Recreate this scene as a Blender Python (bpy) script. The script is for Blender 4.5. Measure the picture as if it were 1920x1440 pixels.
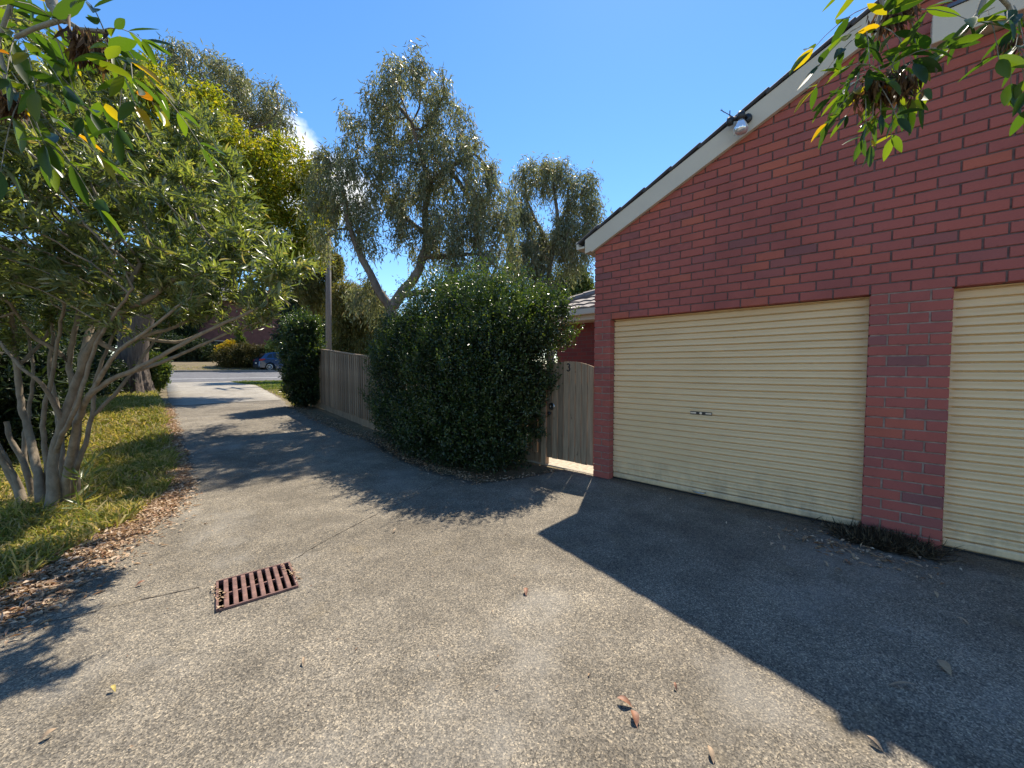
import bpy, math, numpy as np
from mathutils import Vector
R_ = math.radians
# ------------------------------------------------------------------ scene, camera, sky, sun, exposure
for o in list(bpy.data.objects): bpy.data.objects.remove(o, do_unlink=True)
S = bpy.context.scene
COL = S.collection
FPX, EYE, YAW, PITCH = 721.0, 1.45, math.atan2(780, 721), math.atan2(30, 721)
cd = bpy.data.cameras.new('camera'); cam = bpy.data.objects.new('camera', cd); COL.objects.link(cam)
cd.sensor_width = 36; cd.lens = FPX/1920*36; cd.clip_start = .05; cd.clip_end = 2000
cam.location = (0, 0, EYE); cam.rotation_euler = (math.pi/2-PITCH, 0, -YAW)
S.camera = cam
SUN = Vector((.597, .27, 1)).normalized()              # towards the sun
EL = math.asin(SUN.z); AZ = math.atan2(SUN.x, SUN.y)   # azimuth from +Y towards +X
W = bpy.data.worlds.new('World'); S.world = W; W.use_nodes = True
nt = W.node_tree; nt.nodes.clear()
def wn(t, **k):
    n = nt.nodes.new(t)
    for a, b in k.items(): setattr(n, a, b)
    return n
sky = wn('ShaderNodeTexSky', sky_type='NISHITA', sun_disc=False, sun_elevation=EL, sun_rotation=AZ,
         altitude=100, air_density=1.0, dust_density=.05, ozone_density=3.2)
bg = wn('ShaderNodeBackground'); bg.inputs[1].default_value = .108
# a few small cumulus standing low round the sky
L = nt.links.new
tc = wn('ShaderNodeTexCoord')
nz = wn('ShaderNodeTexNoise'); nz.inputs['Scale'].default_value = 16; nz.inputs['Detail'].default_value = 8; nz.inputs['Roughness'].default_value = .62
L(tc.outputs['Generated'], nz.inputs[0]); prev = None
for az, el, r in ((16.5, 24, .16), (24, 22.5, .12), (-40, 20, .2), (-130, 25, .25), (150, 22, .2), (-85, 15, .2)):
    c = (math.cos(R_(el))*math.sin(R_(az)), math.cos(R_(el))*math.cos(R_(az)), math.sin(R_(el)))
    ds = wn('ShaderNodeVectorMath', operation='DISTANCE'); L(tc.outputs['Generated'], ds.inputs[0]); ds.inputs[1].default_value = c
    mr = wn('ShaderNodeMapRange'); mr.inputs[1].default_value = 0; mr.inputs[2].default_value = r; mr.inputs[3].default_value = 1; mr.inputs[4].default_value = 0; L(ds.outputs['Value'], mr.inputs[0])
    if prev is None: prev = mr.outputs[0]
    else:
        mxn = wn('ShaderNodeMath', operation='MAXIMUM'); L(prev, mxn.inputs[0]); L(mr.outputs[0], mxn.inputs[1]); prev = mxn.outputs[0]
ml = wn('ShaderNodeMath', operation='MULTIPLY'); L(prev, ml.inputs[0]); L(nz.outputs[0], ml.inputs[1])
cr = wn('ShaderNodeValToRGB'); cr.color_ramp.elements[0].position = .2; cr.color_ramp.elements[1].position = .38; L(ml.outputs[0], cr.inputs[0])
mx = wn('ShaderNodeMixRGB'); mx.inputs[2].default_value = (6.5, 6.6, 6.8, 1)
hs = wn('ShaderNodeHueSaturation'); hs.inputs['Saturation'].default_value = 1.2
L(sky.outputs[0], hs.inputs['Color']); L(hs.outputs[0], mx.inputs[1]); L(cr.outputs[0], mx.inputs[0]); L(mx.outputs[0], bg.inputs[0])
wo = wn('ShaderNodeOutputWorld'); L(bg.outputs[0], wo.inputs[0])
sd = bpy.data.lights.new('sun', 'SUN'); so = bpy.data.objects.new('sun', sd); COL.objects.link(so)
sd.energy = 3.8; sd.angle = R_(.53); sd.color = (1, .905, .76)
so.rotation_euler = SUN.to_track_quat('Z', 'Y').to_euler(); so.location = (6, 3, 12)
S.view_settings.view_transform = 'Standard'; S.view_settings.look = 'None'
S.view_settings.exposure = 1.10; S.view_settings.gamma = 1

# ------------------------------------------------------------------ helpers
RNG = np.random.default_rng(11)
_f = np.array([math.sin(YAW), math.cos(YAW), 0]); _r = np.array([math.cos(YAW), -math.sin(YAW), 0])
def sight(px, py):
    z = np.array([0, 0, 1.]); return _f*math.cos(PITCH)-z*math.sin(PITCH)+_r*((px-960)/FPX)+(z*math.cos(PITCH)+_f*math.sin(PITCH))*((720-py)/FPX)
def at(px, py, d):
    """world point d metres in front of the lens plane along the level heading, for measuring the photograph"""
    v = sight(px, py); return np.array([0, 0, EYE])+v*(d/(v@_f))
def on_ground(px, py):
    v = sight(px, py); return np.array([0, 0, EYE])+v*(EYE/-v[2])
_ky = [-80, 5.5, 8.2, 10.7, 13, 20, 29, 37.4, 40.5, 44, 52, 70, 150, 400]
_kz = [0, 0, .13, .37, .47, .54, .63, 1.15, 1.2, 1.85, 2.3, 2.8, 4, 6]
_ty = np.linspace(-80, 400, 4801); _tz = np.interp(_ty, _ky, _kz)
_tz = np.convolve(np.pad(_tz, 6, mode='edge'), np.ones(13)/13, 'valid')
def gz(y): return np.interp(y, _ty, _tz)

def link(o, parent=None):
    COL.objects.link(o)
    if parent is not None: o.parent = parent
    return o
def np_mesh(name, V, F, smooth=False):
    """F: list of int arrays, each (n,k)"""
    V = np.asarray(V, np.float32); F = [np.asarray(f, np.int32) for f in (F if isinstance(F, list) else [F]) if len(f)]
    me = bpy.data.meshes.new(name)
    me.vertices.add(len(V)); me.vertices.foreach_set('co', V.ravel())
    idx = np.concatenate([f.ravel() for f in F]); tot = np.concatenate([np.full(len(f), f.shape[1], np.int32) for f in F])
    me.loops.add(len(idx)); me.loops.foreach_set('vertex_index', idx)
    me.polygons.add(len(tot)); me.polygons.foreach_set('loop_start', np.concatenate([[0], np.cumsum(tot)[:-1]]).astype(np.int32))
    if smooth: me.polygons.foreach_set('use_smooth', np.ones(len(tot), bool))
    me.update(calc_edges=True)
    return me
def add(name, me, m, parent=None):
    if m is not None and not me.materials: me.materials.append(m)
    return link(bpy.data.objects.new(name, me), parent)
def tag(o, label=None, cat=None, group=None, kind=None):
    for k, v in (('label', label), ('category', cat), ('group', group), ('kind', kind)):
        if v: o[k] = v
    return o
def thing(name, loc, label, cat, group=None, rz=0):
    o = bpy.data.objects.new(name, None); o.empty_display_size = .1; link(o)
    o.location = loc; o.rotation_euler.z = rz
    return tag(o, label, cat, group)
def copy_tree(o, parent=None):
    c = o.copy(); COL.objects.link(c); c.parent = parent
    for ch in o.children: copy_tree(ch, c)
    return c
class MB:
    """collects shapes; build() makes one mesh object"""
    def __init__(s): s.V = []; s.F = []
    def raw(s, vs, fs):
        n = len(s.V); s.V += [tuple(map(float, v)) for v in vs]; s.F += [tuple(i+n for i in f) for f in fs]; return s
    def box(s, a, b, c=.0):
        (x0, y0, z0), (x1, y1, z1) = a, b
        if c <= 0:
            return s.raw([(x0,y0,z0),(x1,y0,z0),(x1,y1,z0),(x0,y1,z0),(x0,y0,z1),(x1,y0,z1),(x1,y1,z1),(x0,y1,z1)],
                         [(3,2,1,0),(4,5,6,7),(0,1,5,4),(1,2,6,5),(2,3,7,6),(3,0,4,7)])
        vs, ix = [], {}
        for i, x in enumerate((x0, x1)):
            for j, y in enumerate((y0, y1)):
                for k, z in enumerate((z0, z1)):
                    sx, sy, sz = (1-2*i)*c, (1-2*j)*c, (1-2*k)*c
                    for a_, d in enumerate(((0, sy, sz), (sx, 0, sz), (sx, sy, 0))):
                        ix[i, j, k, a_] = len(vs); vs.append((x+d[0], y+d[1], z+d[2]))
        fs = []
        for i in (0, 1):
            q = [(i,0,0,0),(i,1,0,0),(i,1,1,0),(i,0,1,0)]; fs.append([ix[t] for t in (q if i else q[::-1])])
            q = [(0,i,0,1),(0,i,1,1),(1,i,1,1),(1,i,0,1)]; fs.append([ix[t] for t in (q if i else q[::-1])])
            q = [(0,0,i,2),(1,0,i,2),(1,1,i,2),(0,1,i,2)]; fs.append([ix[t] for t in (q if i else q[::-1])])
        for i in (0, 1):
            for j in (0, 1):
                fs += [[ix[i,j,0,0],ix[i,j,0,1],ix[i,j,1,1],ix[i,j,1,0]], [ix[i,0,j,0],ix[i,0,j,2],ix[i,1,j,2],ix[i,1,j,0]], [ix[0,i,j,1],ix[0,i,j,2],ix[1,i,j,2],ix[1,i,j,1]]]
                for k in (0, 1): fs.append([ix[i,j,k,0],ix[i,j,k,1],ix[i,j,k,2]])
        return s.raw(vs, fs)
    def prism(s, poly, a, b, axis=0):
        """polygon in the two other axes, extruded from a to b along axis"""
        n = len(poly); put = lambda p, t: {0: (t, p[0], p[1]), 1: (p[0], t, p[1]), 2: (p[0], p[1], t)}[axis]
        return s.raw([put(p, a) for p in poly]+[put(p, b) for p in poly],
                     [tuple(range(n))[::-1], tuple(range(n, 2*n))]+[(i, (i+1) % n, n+(i+1) % n, n+i) for i in range(n)])
    def tube(s, pts, r, k=8, caps=True):
        pts = [Vector(p) for p in pts]; rs = r if hasattr(r, '__len__') else [r]*len(pts); n0 = len(s.V); up = None
        for i, p in enumerate(pts):
            d = (pts[min(i+1, len(pts)-1)]-pts[max(i-1, 0)]).normalized()
            if up is None or abs(up.dot(d)) > .95: up = Vector((0, 0, 1)) if abs(d.z) < .9 else Vector((1, 0, 0))
            u = d.cross(up).normalized(); v = u.cross(d)
            s.V += [tuple(p+(u*math.cos(t)+v*math.sin(t))*rs[i]) for t in [2*math.pi*j/k for j in range(k)]]
        for i in range(len(pts)-1):
            s.F += [(n0+i*k+j, n0+i*k+(j+1) % k, n0+(i+1)*k+(j+1) % k, n0+(i+1)*k+j) for j in range(k)]
        if caps: s.F += [tuple(range(n0+k-1, n0-1, -1)), tuple(range(len(s.V)-k, len(s.V)))]
        return s
    def lathe(s, prof, o=(0, 0, 0), axis=2, k=16):
        n0 = len(s.V)
        for r, h in prof:
            for j in range(k):
                a = 2*math.pi*j/k; c, d = r*math.cos(a), r*math.sin(a)
                q = {2: (c, d, h), 1: (d, h, c), 0: (h, c, d)}[axis]; s.V.append(tuple(q[t]+o[t] for t in range(3)))
        for i in range(len(prof)-1):
            s.F += [(n0+i*k+j, n0+i*k+(j+1) % k, n0+(i+1)*k+(j+1) % k, n0+(i+1)*k+j) for j in range(k)]
        s.F += [tuple(range(n0+k-1, n0-1, -1)), tuple(range(len(s.V)-k, len(s.V)))]
        return s
    def mesh(s, name, smooth=False):
        me = bpy.data.meshes.new(name); me.from_pydata(s.V, [], s.F); me.validate()
        if smooth: me.polygons.foreach_set('use_smooth', np.ones(len(me.polygons), bool))
        me.update(); return me
    def build(s, name, m, parent=None, smooth=False): return add(name, s.mesh(name, smooth), m, parent)

# ------------------------------------------------------------------ materials
class NT:
    def __init__(s, name):
        s.m = bpy.data.materials.new(name); s.m.use_nodes = True; s.t = s.m.node_tree; s.t.nodes.clear()
        s.out = s.n('ShaderNodeOutputMaterial'); s.p = s.n('ShaderNodeBsdfPrincipled'); s.l(s.p.outputs[0], s.out.inputs[0])
    def n(s, t, **k):
        q = s.t.nodes.new(t)
        for a, b in k.items():
            if a.startswith('i_'): q.inputs[a[2:].replace('_', ' ')].default_value = b
            else: setattr(q, a, b)
        return q
    def l(s, a, b): s.t.links.new(a, b)
    def noise(s, scale, detail=4, rough=.55, stretch=None, coord='Object', off=None):
        q = s.n('ShaderNodeTexNoise', i_Scale=scale, i_Detail=detail, i_Roughness=rough)
        c = s.n('ShaderNodeTexCoord'); src = c.outputs[coord]
        if stretch or off:
            m = s.n('ShaderNodeMapping')
            if stretch: m.inputs['Scale'].default_value = stretch
            if off: m.inputs['Location'].default_value = off
            s.l(src, m.inputs[0]); src = m.outputs[0]
        s.l(src, q.inputs['Vector']); return q.outputs[0]
    def ramp(s, src, stops, interp='LINEAR'):
        q = s.n('ShaderNodeValToRGB'); e = q.color_ramp; e.interpolation = interp
        while len(e.elements) < len(stops): e.elements.new(.5)
        for el, (p, c) in zip(e.elements, stops):
            el.position = p; el.color = (*c, 1) if len(c) == 3 else c
        s.l(src, q.inputs[0]); return q.outputs[0]
    def mix(s, fac, a, b, mode='MIX'):
        q = s.n('ShaderNodeMixRGB', blend_type=mode)
        for i, v in ((0, fac), (1, a), (2, b)):
            if hasattr(v, 'is_linked'): s.l(v, q.inputs[i])
            else: q.inputs[i].default_value = v if i == 0 else (*v, 1)
        return q.outputs[0]
    def bump(s, src, strength=.4, dist=.01, prev=None):
        q = s.n('ShaderNodeBump', i_Strength=strength, i_Distance=dist); s.l(src, q.inputs['Height'])
        if prev is not None: s.l(prev, q.inputs['Normal'])
        s.l(q.outputs[0], s.p.inputs['Normal']); return q.outputs[0]
    def base(s, src):
        if hasattr(src, 'is_linked'): s.l(src, s.p.inputs['Base Color'])
        else: s.p.inputs['Base Color'].default_value = (*src, 1)
    def set(s, **k):
        for a, b in k.items(): s.p.inputs[a.replace('_', ' ')].default_value = b
        return s
G2 = lambda v: (v, v, v)
def plain(name, c, rough=.6, metal=0, var=.12, scale=6, bump=0):
    t = NT(name); n = t.noise(scale, 6)
    t.base(t.ramp(n, [(.3, tuple(x*(1-var) for x in c)), (.7, tuple(min(1, x*(1+var)) for x in c))]))
    t.set(Roughness=rough, Metallic=metal)
    if bump: t.bump(n, bump, .01)
    return t.m
def leafmat(name, stops, trans=.4, tcol=(1.5, 1.6, .6), rough=.38, spec=.5):
    """leaf: glossy skin over a thin translucent sheet, hue different from leaf to leaf"""
    t = NT(name); g = t.n('ShaderNodeNewGeometry'); c = t.ramp(g.outputs['Random Per Island'], stops)
    t.base(c); t.set(Roughness=rough); t.p.inputs['Specular IOR Level'].default_value = spec
    tr = t.n('ShaderNodeBsdfTranslucent'); t.l(t.mix(1.0, c, tcol, 'MULTIPLY'), tr.inputs[0])
    ms = t.n('ShaderNodeMixShader'); ms.inputs[0].default_value = trans
    t.l(t.p.outputs[0], ms.inputs[1]); t.l(tr.outputs[0], ms.inputs[2]); t.l(ms.outputs[0], t.out.inputs[0])
    return t.m
def barkmat(name, a, b, scale=5, stretch=(3, 3, .6), bump=.6):
    t = NT(name); n = t.noise(scale, 9, .65, stretch)
    t.base(t.ramp(n, [(.32, a), (.68, b)])); t.set(Roughness=.85); t.bump(n, bump, .03); return t.m
def brickmat(name, island):
    t = NT(name)
    r = (t.n('ShaderNodeNewGeometry').outputs['Random Per Island'] if island else t.n('ShaderNodeObjectInfo').outputs['Random'])
    pal = t.ramp(r, [(0, (.25, .105, .098)), (.05, (.345, .112, .096)), (.14, (.38, .112, .092)), (.55, (.41, .116, .090)), (.90, (.435, .121, .089)), (.97, (.47, .130, .085)), (1, (.49, .136, .085))])
    gp_ = t.n('ShaderNodeNewGeometry').outputs['Position']; st = t.n('ShaderNodeTexNoise', i_Scale=1.3, i_Detail=7, i_Roughness=.65); t.l(gp_, st.inputs['Vector']); pal = t.mix(.8, pal, t.ramp(st.outputs[0], [(.3, (.74, .76, .80)), (.5, G2(1)), (.7, (1.12, 1.08, 1.06))]), 'MULTIPLY')
    ef = t.n('ShaderNodeTexNoise', i_Scale=5, i_Detail=9, i_Roughness=.75); t.l(gp_, ef.inputs['Vector']); pal = t.mix(t.ramp(ef.outputs[0], [(.62, G2(0)), (.75, G2(.28))]), pal, (.42, .26, .23))
    n = t.noise(14, 8, .7, (1, 1, 2.4), 'Object' if island else 'Generated')
    c = t.mix(.55, pal, t.ramp(n, [(.25, G2(.55)), (.6, G2(1.0)), (.8, G2(1.18))]), 'MULTIPLY')
    n2 = t.noise(9, 3, .5, (1, 1.2, 5), 'Object')
    c = t.mix(t.ramp(n2, [(.70, G2(0)), (.76, G2(.85))]), c, (.05, .022, .022))
    t.base(c); t.set(Roughness=.86); t.p.inputs['Specular IOR Level'].default_value = .25
    t.bump(t.noise(70, 6, .7), .35, .004); return t.m
M = {}
M['brick'] = brickmat('red clay brick', False); M['bricks'] = brickmat('red clay bricks', True)
M['mortar'] = plain('mortar', (.155, .10, .088), .95, var=.3, scale=22, bump=.5)
M['mortar2'] = plain('pale flush mortar', (.28, .20, .16), .95, var=.35, scale=18, bump=.5)
M['cream'] = plain('cream paint', (.62, .53, .40), .55, var=.05, scale=3)
t = NT('cream roller steel'); n = t.noise(2.2, 6, .6, (1, .5, 1.5)); n2 = t.noise(5, 8, .7, (1, .35, 3))
t.base(t.mix(t.ramp(n2, [(.56, G2(0)), (.8, G2(.55))]), t.ramp(n, [(.3, (.74, .53, .29)), (.7, (.82, .60, .345))]), (.48, .37, .23)))
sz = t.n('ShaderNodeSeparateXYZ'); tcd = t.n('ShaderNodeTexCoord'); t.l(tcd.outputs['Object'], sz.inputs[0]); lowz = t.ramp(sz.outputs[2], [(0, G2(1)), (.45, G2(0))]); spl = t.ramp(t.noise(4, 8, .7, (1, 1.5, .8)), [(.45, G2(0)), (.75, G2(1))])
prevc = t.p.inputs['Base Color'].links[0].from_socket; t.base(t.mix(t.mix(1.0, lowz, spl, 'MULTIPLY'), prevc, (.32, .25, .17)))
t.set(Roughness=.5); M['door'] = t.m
M['chrome'] = plain('worn steel', (.5, .5, .5), .32, 1, .2, 20)
M['black'] = plain('black plastic', (.02, .021, .023), .4)
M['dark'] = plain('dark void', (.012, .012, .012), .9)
M['flash'] = plain('grey flashing', (.09, .11, .15), .5, .3)
M['tile'] = plain('dark roof tile', (.055, .052, .055), .8, var=.35, scale=9, bump=.4)
M['tile2'] = plain('grey brown roof tile', (.20, .165, .15), .8, var=.3, scale=9, bump=.4)
M['glass'] = NT('lamp glass').set(Base_Color=(.85, .87, .9, 1), Roughness=.08, Metallic=.6).m
def wood(name, a, b, knots=True):
    t = NT(name); n = t.noise(6, 9, .7, (6, 6, .35)); c = t.ramp(n, [(.3, a), (.7, b)])
    r = t.n('ShaderNodeObjectInfo').outputs['Random']; c = t.mix(.8, c, t.ramp(r, [(0, G2(.5)), (1, G2(1.2))]), 'MULTIPLY')
    if knots: c = t.mix(t.ramp(t.noise(5, 2, .4, (1, 2.5, 1.2)), [(.70, G2(0)), (.77, G2(.8))]), c, (.03, .022, .016))
    t.base(c); t.set(Roughness=.85); t.bump(n, .5, .006); return t.m
M['wood'] = wood('weathered grey wood', (.21, .145, .088), (.48, .35, .225))
M['wood2'] = wood('old fence wood', (.07, .06, .05), (.15, .13, .105), False)
M['rust'] = plain('rusty cast iron', (.19, .105, .085), .8, .2, .4, 30, .5)
# exposed-aggregate concrete: stones in a cement skin, broad worn and stained patches
def aggregate(name, lo, hi, stone, grime=True, k=1.0):
    t = NT(name); tcn = t.n('ShaderNodeTexCoord')
    v = t.n('ShaderNodeTexVoronoi', i_Scale=170*k); t.l(tcn.outputs['Object'], v.inputs['Vector'])
    v2 = t.n('ShaderNodeTexVoronoi', i_Scale=85*k); t.l(tcn.outputs['Object'], v2.inputs['Vector'])
    big = t.noise(.55, 7, .6); mid = t.noise(3.5, 6, .62)
    c = t.ramp(big, [(.34, lo), (.66, hi)])
    c = t.mix(.75, c, t.ramp(mid, [(.3, G2(.66)), (.7, G2(1.25))]), 'MULTIPLY')
    sp = t.n('ShaderNodeSeparateColor'); t.l(v.outputs['Color'], sp.inputs[0])
    c = t.mix(stone, c, t.ramp(sp.outputs[0], [(0, G2(.28)), (.3, G2(.62)), (.6, G2(1.0)), (.86, (1.45, 1.4, 1.3)), (1, (2.3, 2.2, 2.0))]), 'MULTIPLY')
    sp2 = t.n('ShaderNodeSeparateColor'); t.l(v2.outputs['Color'], sp2.inputs[0])
    c = t.mix(stone*.6, c, t.ramp(sp2.outputs[1], [(0, G2(.6)), (.6, G2(1)), (1, (1.5, 1.42, 1.28))]), 'MULTIPLY')
    if grime:
        c = t.mix(t.ramp(t.noise(1.1, 8, .68, None, 'Object', (7, 3, 0)), [(.54, G2(0)), (.7, G2(.5))]), c, (.09, .078, .06))
        c = t.mix(t.ramp(t.noise(2.3, 6, .6, None, 'Object', (2, 9, 0)), [(.60, G2(0)), (.74, G2(.32))]), c, (.21, .16, .085))
        c = t.mix(t.ramp(t.noise(.9, 7, .62, None, 'Object', (31, 5, 0)), [(.55, G2(0)), (.72, G2(.4))]), c, (.36, .34, .30))
    t.base(c); t.set(Roughness=.9); t.p.inputs['Specular IOR Level'].default_value = .3
    b = t.bump(v.outputs['Distance'], .5, .004); t.bump(t.noise(160, 3), .25, .003, b); return t.m
M['drive'] = aggregate('exposed aggregate concrete', (.150, .131, .103), (.242, .215, .172), .82)
M['cross'] = aggregate('sunlit beige concrete', (.27, .245, .205), (.34, .315, .27), .35)  # beige is its own; much of the paleness is sunlight put into the colour
M['asphalt'] = aggregate('asphalt', (.125, .125, .13), (.155, .155, .16), .35, False)
t = NT('soil and dry grass'); n = t.noise(1.3, 9, .7); n2 = t.noise(40, 6, .7)
t.base(t.mix(.7, t.ramp(n, [(.3, (.09, .07, .04)), (.55, (.17, .13, .07)), (.75, (.10, .105, .04))]), t.ramp(n2, [(.3, G2(.5)), (.7, G2(1.5))]), 'MULTIPLY'))
t.set(Roughness=1); t.bump(n2, .8, .02); M['soil'] = t.m
M['road_paint'] = plain('white road paint', (.7, .7, .68), .7)
M['kerb'] = plain('concrete kerb', (.22, .19, .165), .9, var=.25, scale=4, bump=.3)
M['bark_ole'] = barkmat('pale smooth bark', (.15, .115, .078), (.29, .235, .165), 9, (2, 2, 1), .3)
M['bark_euc'] = barkmat('grey brown bark', (.10, .075, .055), (.28, .215, .165), 3)
M['bark_shag'] = barkmat('shaggy brown bark', (.05, .036, .027), (.17, .125, .09), 7, (4, 4, .35), 1.0)
M['twig'] = barkmat('pale twig', (.20, .18, .14), (.32, .30, .24), 20, (2, 2, .6), .3)
M['pole'] = wood('grey pole wood', (.17, .14, .12), (.30, .25, .215), False)
M['l_ole'] = leafmat('oleander leaf', [(0, (.085, .115, .045)), (.45, (.135, .17, .065)), (.8, (.20, .23, .09)), (.95, (.27, .27, .13)), (1, (.28, .21, .13))], .48, (1.7, 1.7, .5), .33, 1.0)
M['l_euc'] = leafmat('gum leaf', [(0, (.13, .15, .085)), (.5, (.20, .215, .125)), (.85, (.27, .275, .165)), (1, (.30, .22, .14))], .44, (1.3, 1.3, .7), .42, .5)
M['l_weep'] = leafmat('weeping leaf', [(0, (.09, .10, .03)), (.6, (.16, .16, .045)), (1, (.22, .17, .06))], .4, (1.5, 1.4, .5), .5, .4)
M['l_ash'] = leafmat('golden ash leaf', [(0, (.11, .16, .018)), (.5, (.19, .22, .022)), (.85, (.29, .27, .025)), (1, (.36, .29, .025))], .5, (1.7, 1.6, .5), .45, .35)
M['l_hedge'] = leafmat('hedge leaf', [(0, (.013, .027, .010)), (.6, (.022, .043, .014)), (.93, (.045, .07, .02)), (1, (.085, .10, .03))], .24, (2.4, 2.6, .8), .32, .6)
M['l_hedge2'] = leafmat('young hedge leaf', [(0, (.03, .055, .016)), (.6, (.055, .09, .024)), (1, (.12, .14, .04))], .36, (1.9, 2.0, .5), .3, .7)
M['l_dark'] = leafmat('dark tree leaf', [(0, (.018, .032, .014)), (.7, (.035, .055, .022)), (1, (.06, .08, .025))], .2, (1.4, 1.5, .5), .5, .3)
M['l_mid'] = leafmat('mid green leaf', [(0, (.05, .085, .025)), (.6, (.08, .12, .03)), (1, (.15, .17, .04))], .35, (1.6, 1.6, .5), .45, .35)
M['l_olive'] = leafmat('olive shrub leaf', [(0, (.045, .045, .012)), (.7, (.085, .075, .018)), (1, (.13, .10, .02))], .25, (1.4, 1.3, .5), .6, .3)
M['l_yel'] = leafmat('yellow blossom', [(0, (.45, .30, .015)), (.7, (.62, .43, .02)), (1, (.40, .36, .03))], .35, (1.1, 1.0, .6), .6, .3)
M['l_pale'] = leafmat('pale lime leaf', [(0, (.20, .24, .05)), (.6, (.32, .34, .09)), (1, (.42, .40, .14))], .4, (1.2, 1.2, .7), .5, .3)
def nearmat():
    t = NT('ash leaflet'); c = t.ramp(t.n('ShaderNodeObjectInfo').outputs['Random'], [(0, (.022, .05, .016)), (.5, (.045, .09, .02)), (.8, (.09, .14, .022)), (.92, (.13, .16, .022)), (.95, (.30, .24, .02)), (.985, (.38, .22, .02)), (1, (.40, .12, .02))])
    c = t.mix(.5, c, t.ramp(t.noise(60, 4), [(.3, G2(.7)), (.7, G2(1.2))]), 'MULTIPLY')
    t.base(c); t.set(Roughness=.3); tr = t.n('ShaderNodeBsdfTranslucent'); t.l(t.mix(1.0, c, (1.9, 1.9, .35), 'MULTIPLY'), tr.inputs[0]); ms = t.n('ShaderNodeMixShader'); ms.inputs[0].default_value = .55
    t.l(t.p.outputs[0], ms.inputs[1]); t.l(tr.outputs[0], ms.inputs[2]); t.l(ms.outputs[0], t.out.inputs[0]); return t.m
M['l_near'] = nearmat()
M['seed'] = leafmat('dry seed keys', [(0, (.055, .034, .022)), (.5, (.12, .07, .036)), (1, (.22, .14, .065))], .3, (1.3, 1.1, .7), .6, .3)
M['grass'] = leafmat('grass blade', [(0, (.14, .17, .03)), (.35, (.23, .25, .05)), (.6, (.36, .32, .10)), (.82, (.48, .38, .17)), (1, (.58, .46, .26))], .40, (1.35, 1.3, .6), .6, .3)
M['lawn'] = leafmat('green lawn blade', [(0, (.09, .15, .02)), (.6, (.14, .2, .03)), (1, (.26, .25, .07))], .35, (1.4, 1.4, .5), .6, .3)
M['litter'] = leafmat('dry leaf litter', [(0, (.20, .115, .065)), (.3, (.36, .235, .14)), (.65, (.52, .38, .25)), (.92, (.66, .54, .40)), (1, (.36, .16, .08))], .2, (1.2, 1, .7), .6, .3)
M['weed'] = leafmat('dry weed', [(0, (.05, .038, .025)), (.7, (.11, .08, .048)), (1, (.28, .21, .12))], .1, (1, 1, 1), .8, .2)
# ------------------------------------------------------------------ plants: branch growth and leaves
def unit(a): return a/np.maximum(np.linalg.norm(a, axis=-1, keepdims=True), 1e-9)
def lobes(rng, ls, n, shell=.45):
    """attractor points inside ellipsoids (cx,cy,cz,rx,ry,rz[,weight])"""
    w = np.array([(l[6] if len(l) > 6 else 1)*(l[3]*l[4]*l[5])**.75 for l in ls]); k = rng.choice(len(ls), n, p=w/w.sum())
    d = unit(rng.normal(size=(n, 3))); r = (shell+(1-shell)*rng.random(n))[:, None]**.6
    A = np.array([l[:6] for l in ls])[k]
    return A[:, :3]+d*r*A[:, 3:6]
def colonize(rng, P, par, A, step, kill, infl, iters=120, grav=0.0):
    P = [np.array(p, float) for p in P]; par = list(par); A = A.copy()
    PP = np.array(P); D = np.linalg.norm(A[:, None]-PP[None], axis=2); near = D.argmin(1); nd = D.min(1)
    for it in range(iters):
        if not len(A): break
        act = nd < infl
        if not act.any():
            infl *= 1.5; continue
        ids = np.unique(near[act]); new = []
        PP = np.array(P); g = np.zeros_like(PP); np.add.at(g, near[act], unit(A[act]-PP[near[act]]))
        for i in ids:
            d = g[i]
            if np.linalg.norm(d) < 1e-6: d = rng.normal(size=3)
            d = d/np.linalg.norm(d)+rng.normal(size=3)*.14+np.array([0, 0, grav]); d /= np.linalg.norm(d)
            new.append(P[i]+d*step); par.append(i)
        n0 = len(P); P += new; Q = np.array(new); D = np.linalg.norm(A[:, None]-Q[None], axis=2)
        m = D.min(1); b = m < nd; near[b] = D.argmin(1)[b]+n0; nd = np.minimum(nd, m)
        keep = nd > kill; A, near, nd = A[keep], near[keep], nd[keep]
        if len(P) > 9000: break
    return np.array(P), np.array(par)
def pipe(P, par, r_tip, r_root):
    n = len(P); cnt = np.zeros(n); has = np.zeros(n, bool); has[par[par >= 0]] = True; cnt[~has] = 1
    for i in range(n-1, 0, -1):
        if par[i] >= 0: cnt[par[i]] += cnt[i]
    e = math.log(r_root/r_tip)/math.log(max(cnt.max(), 2)); return r_tip*cnt**e, cnt
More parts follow.
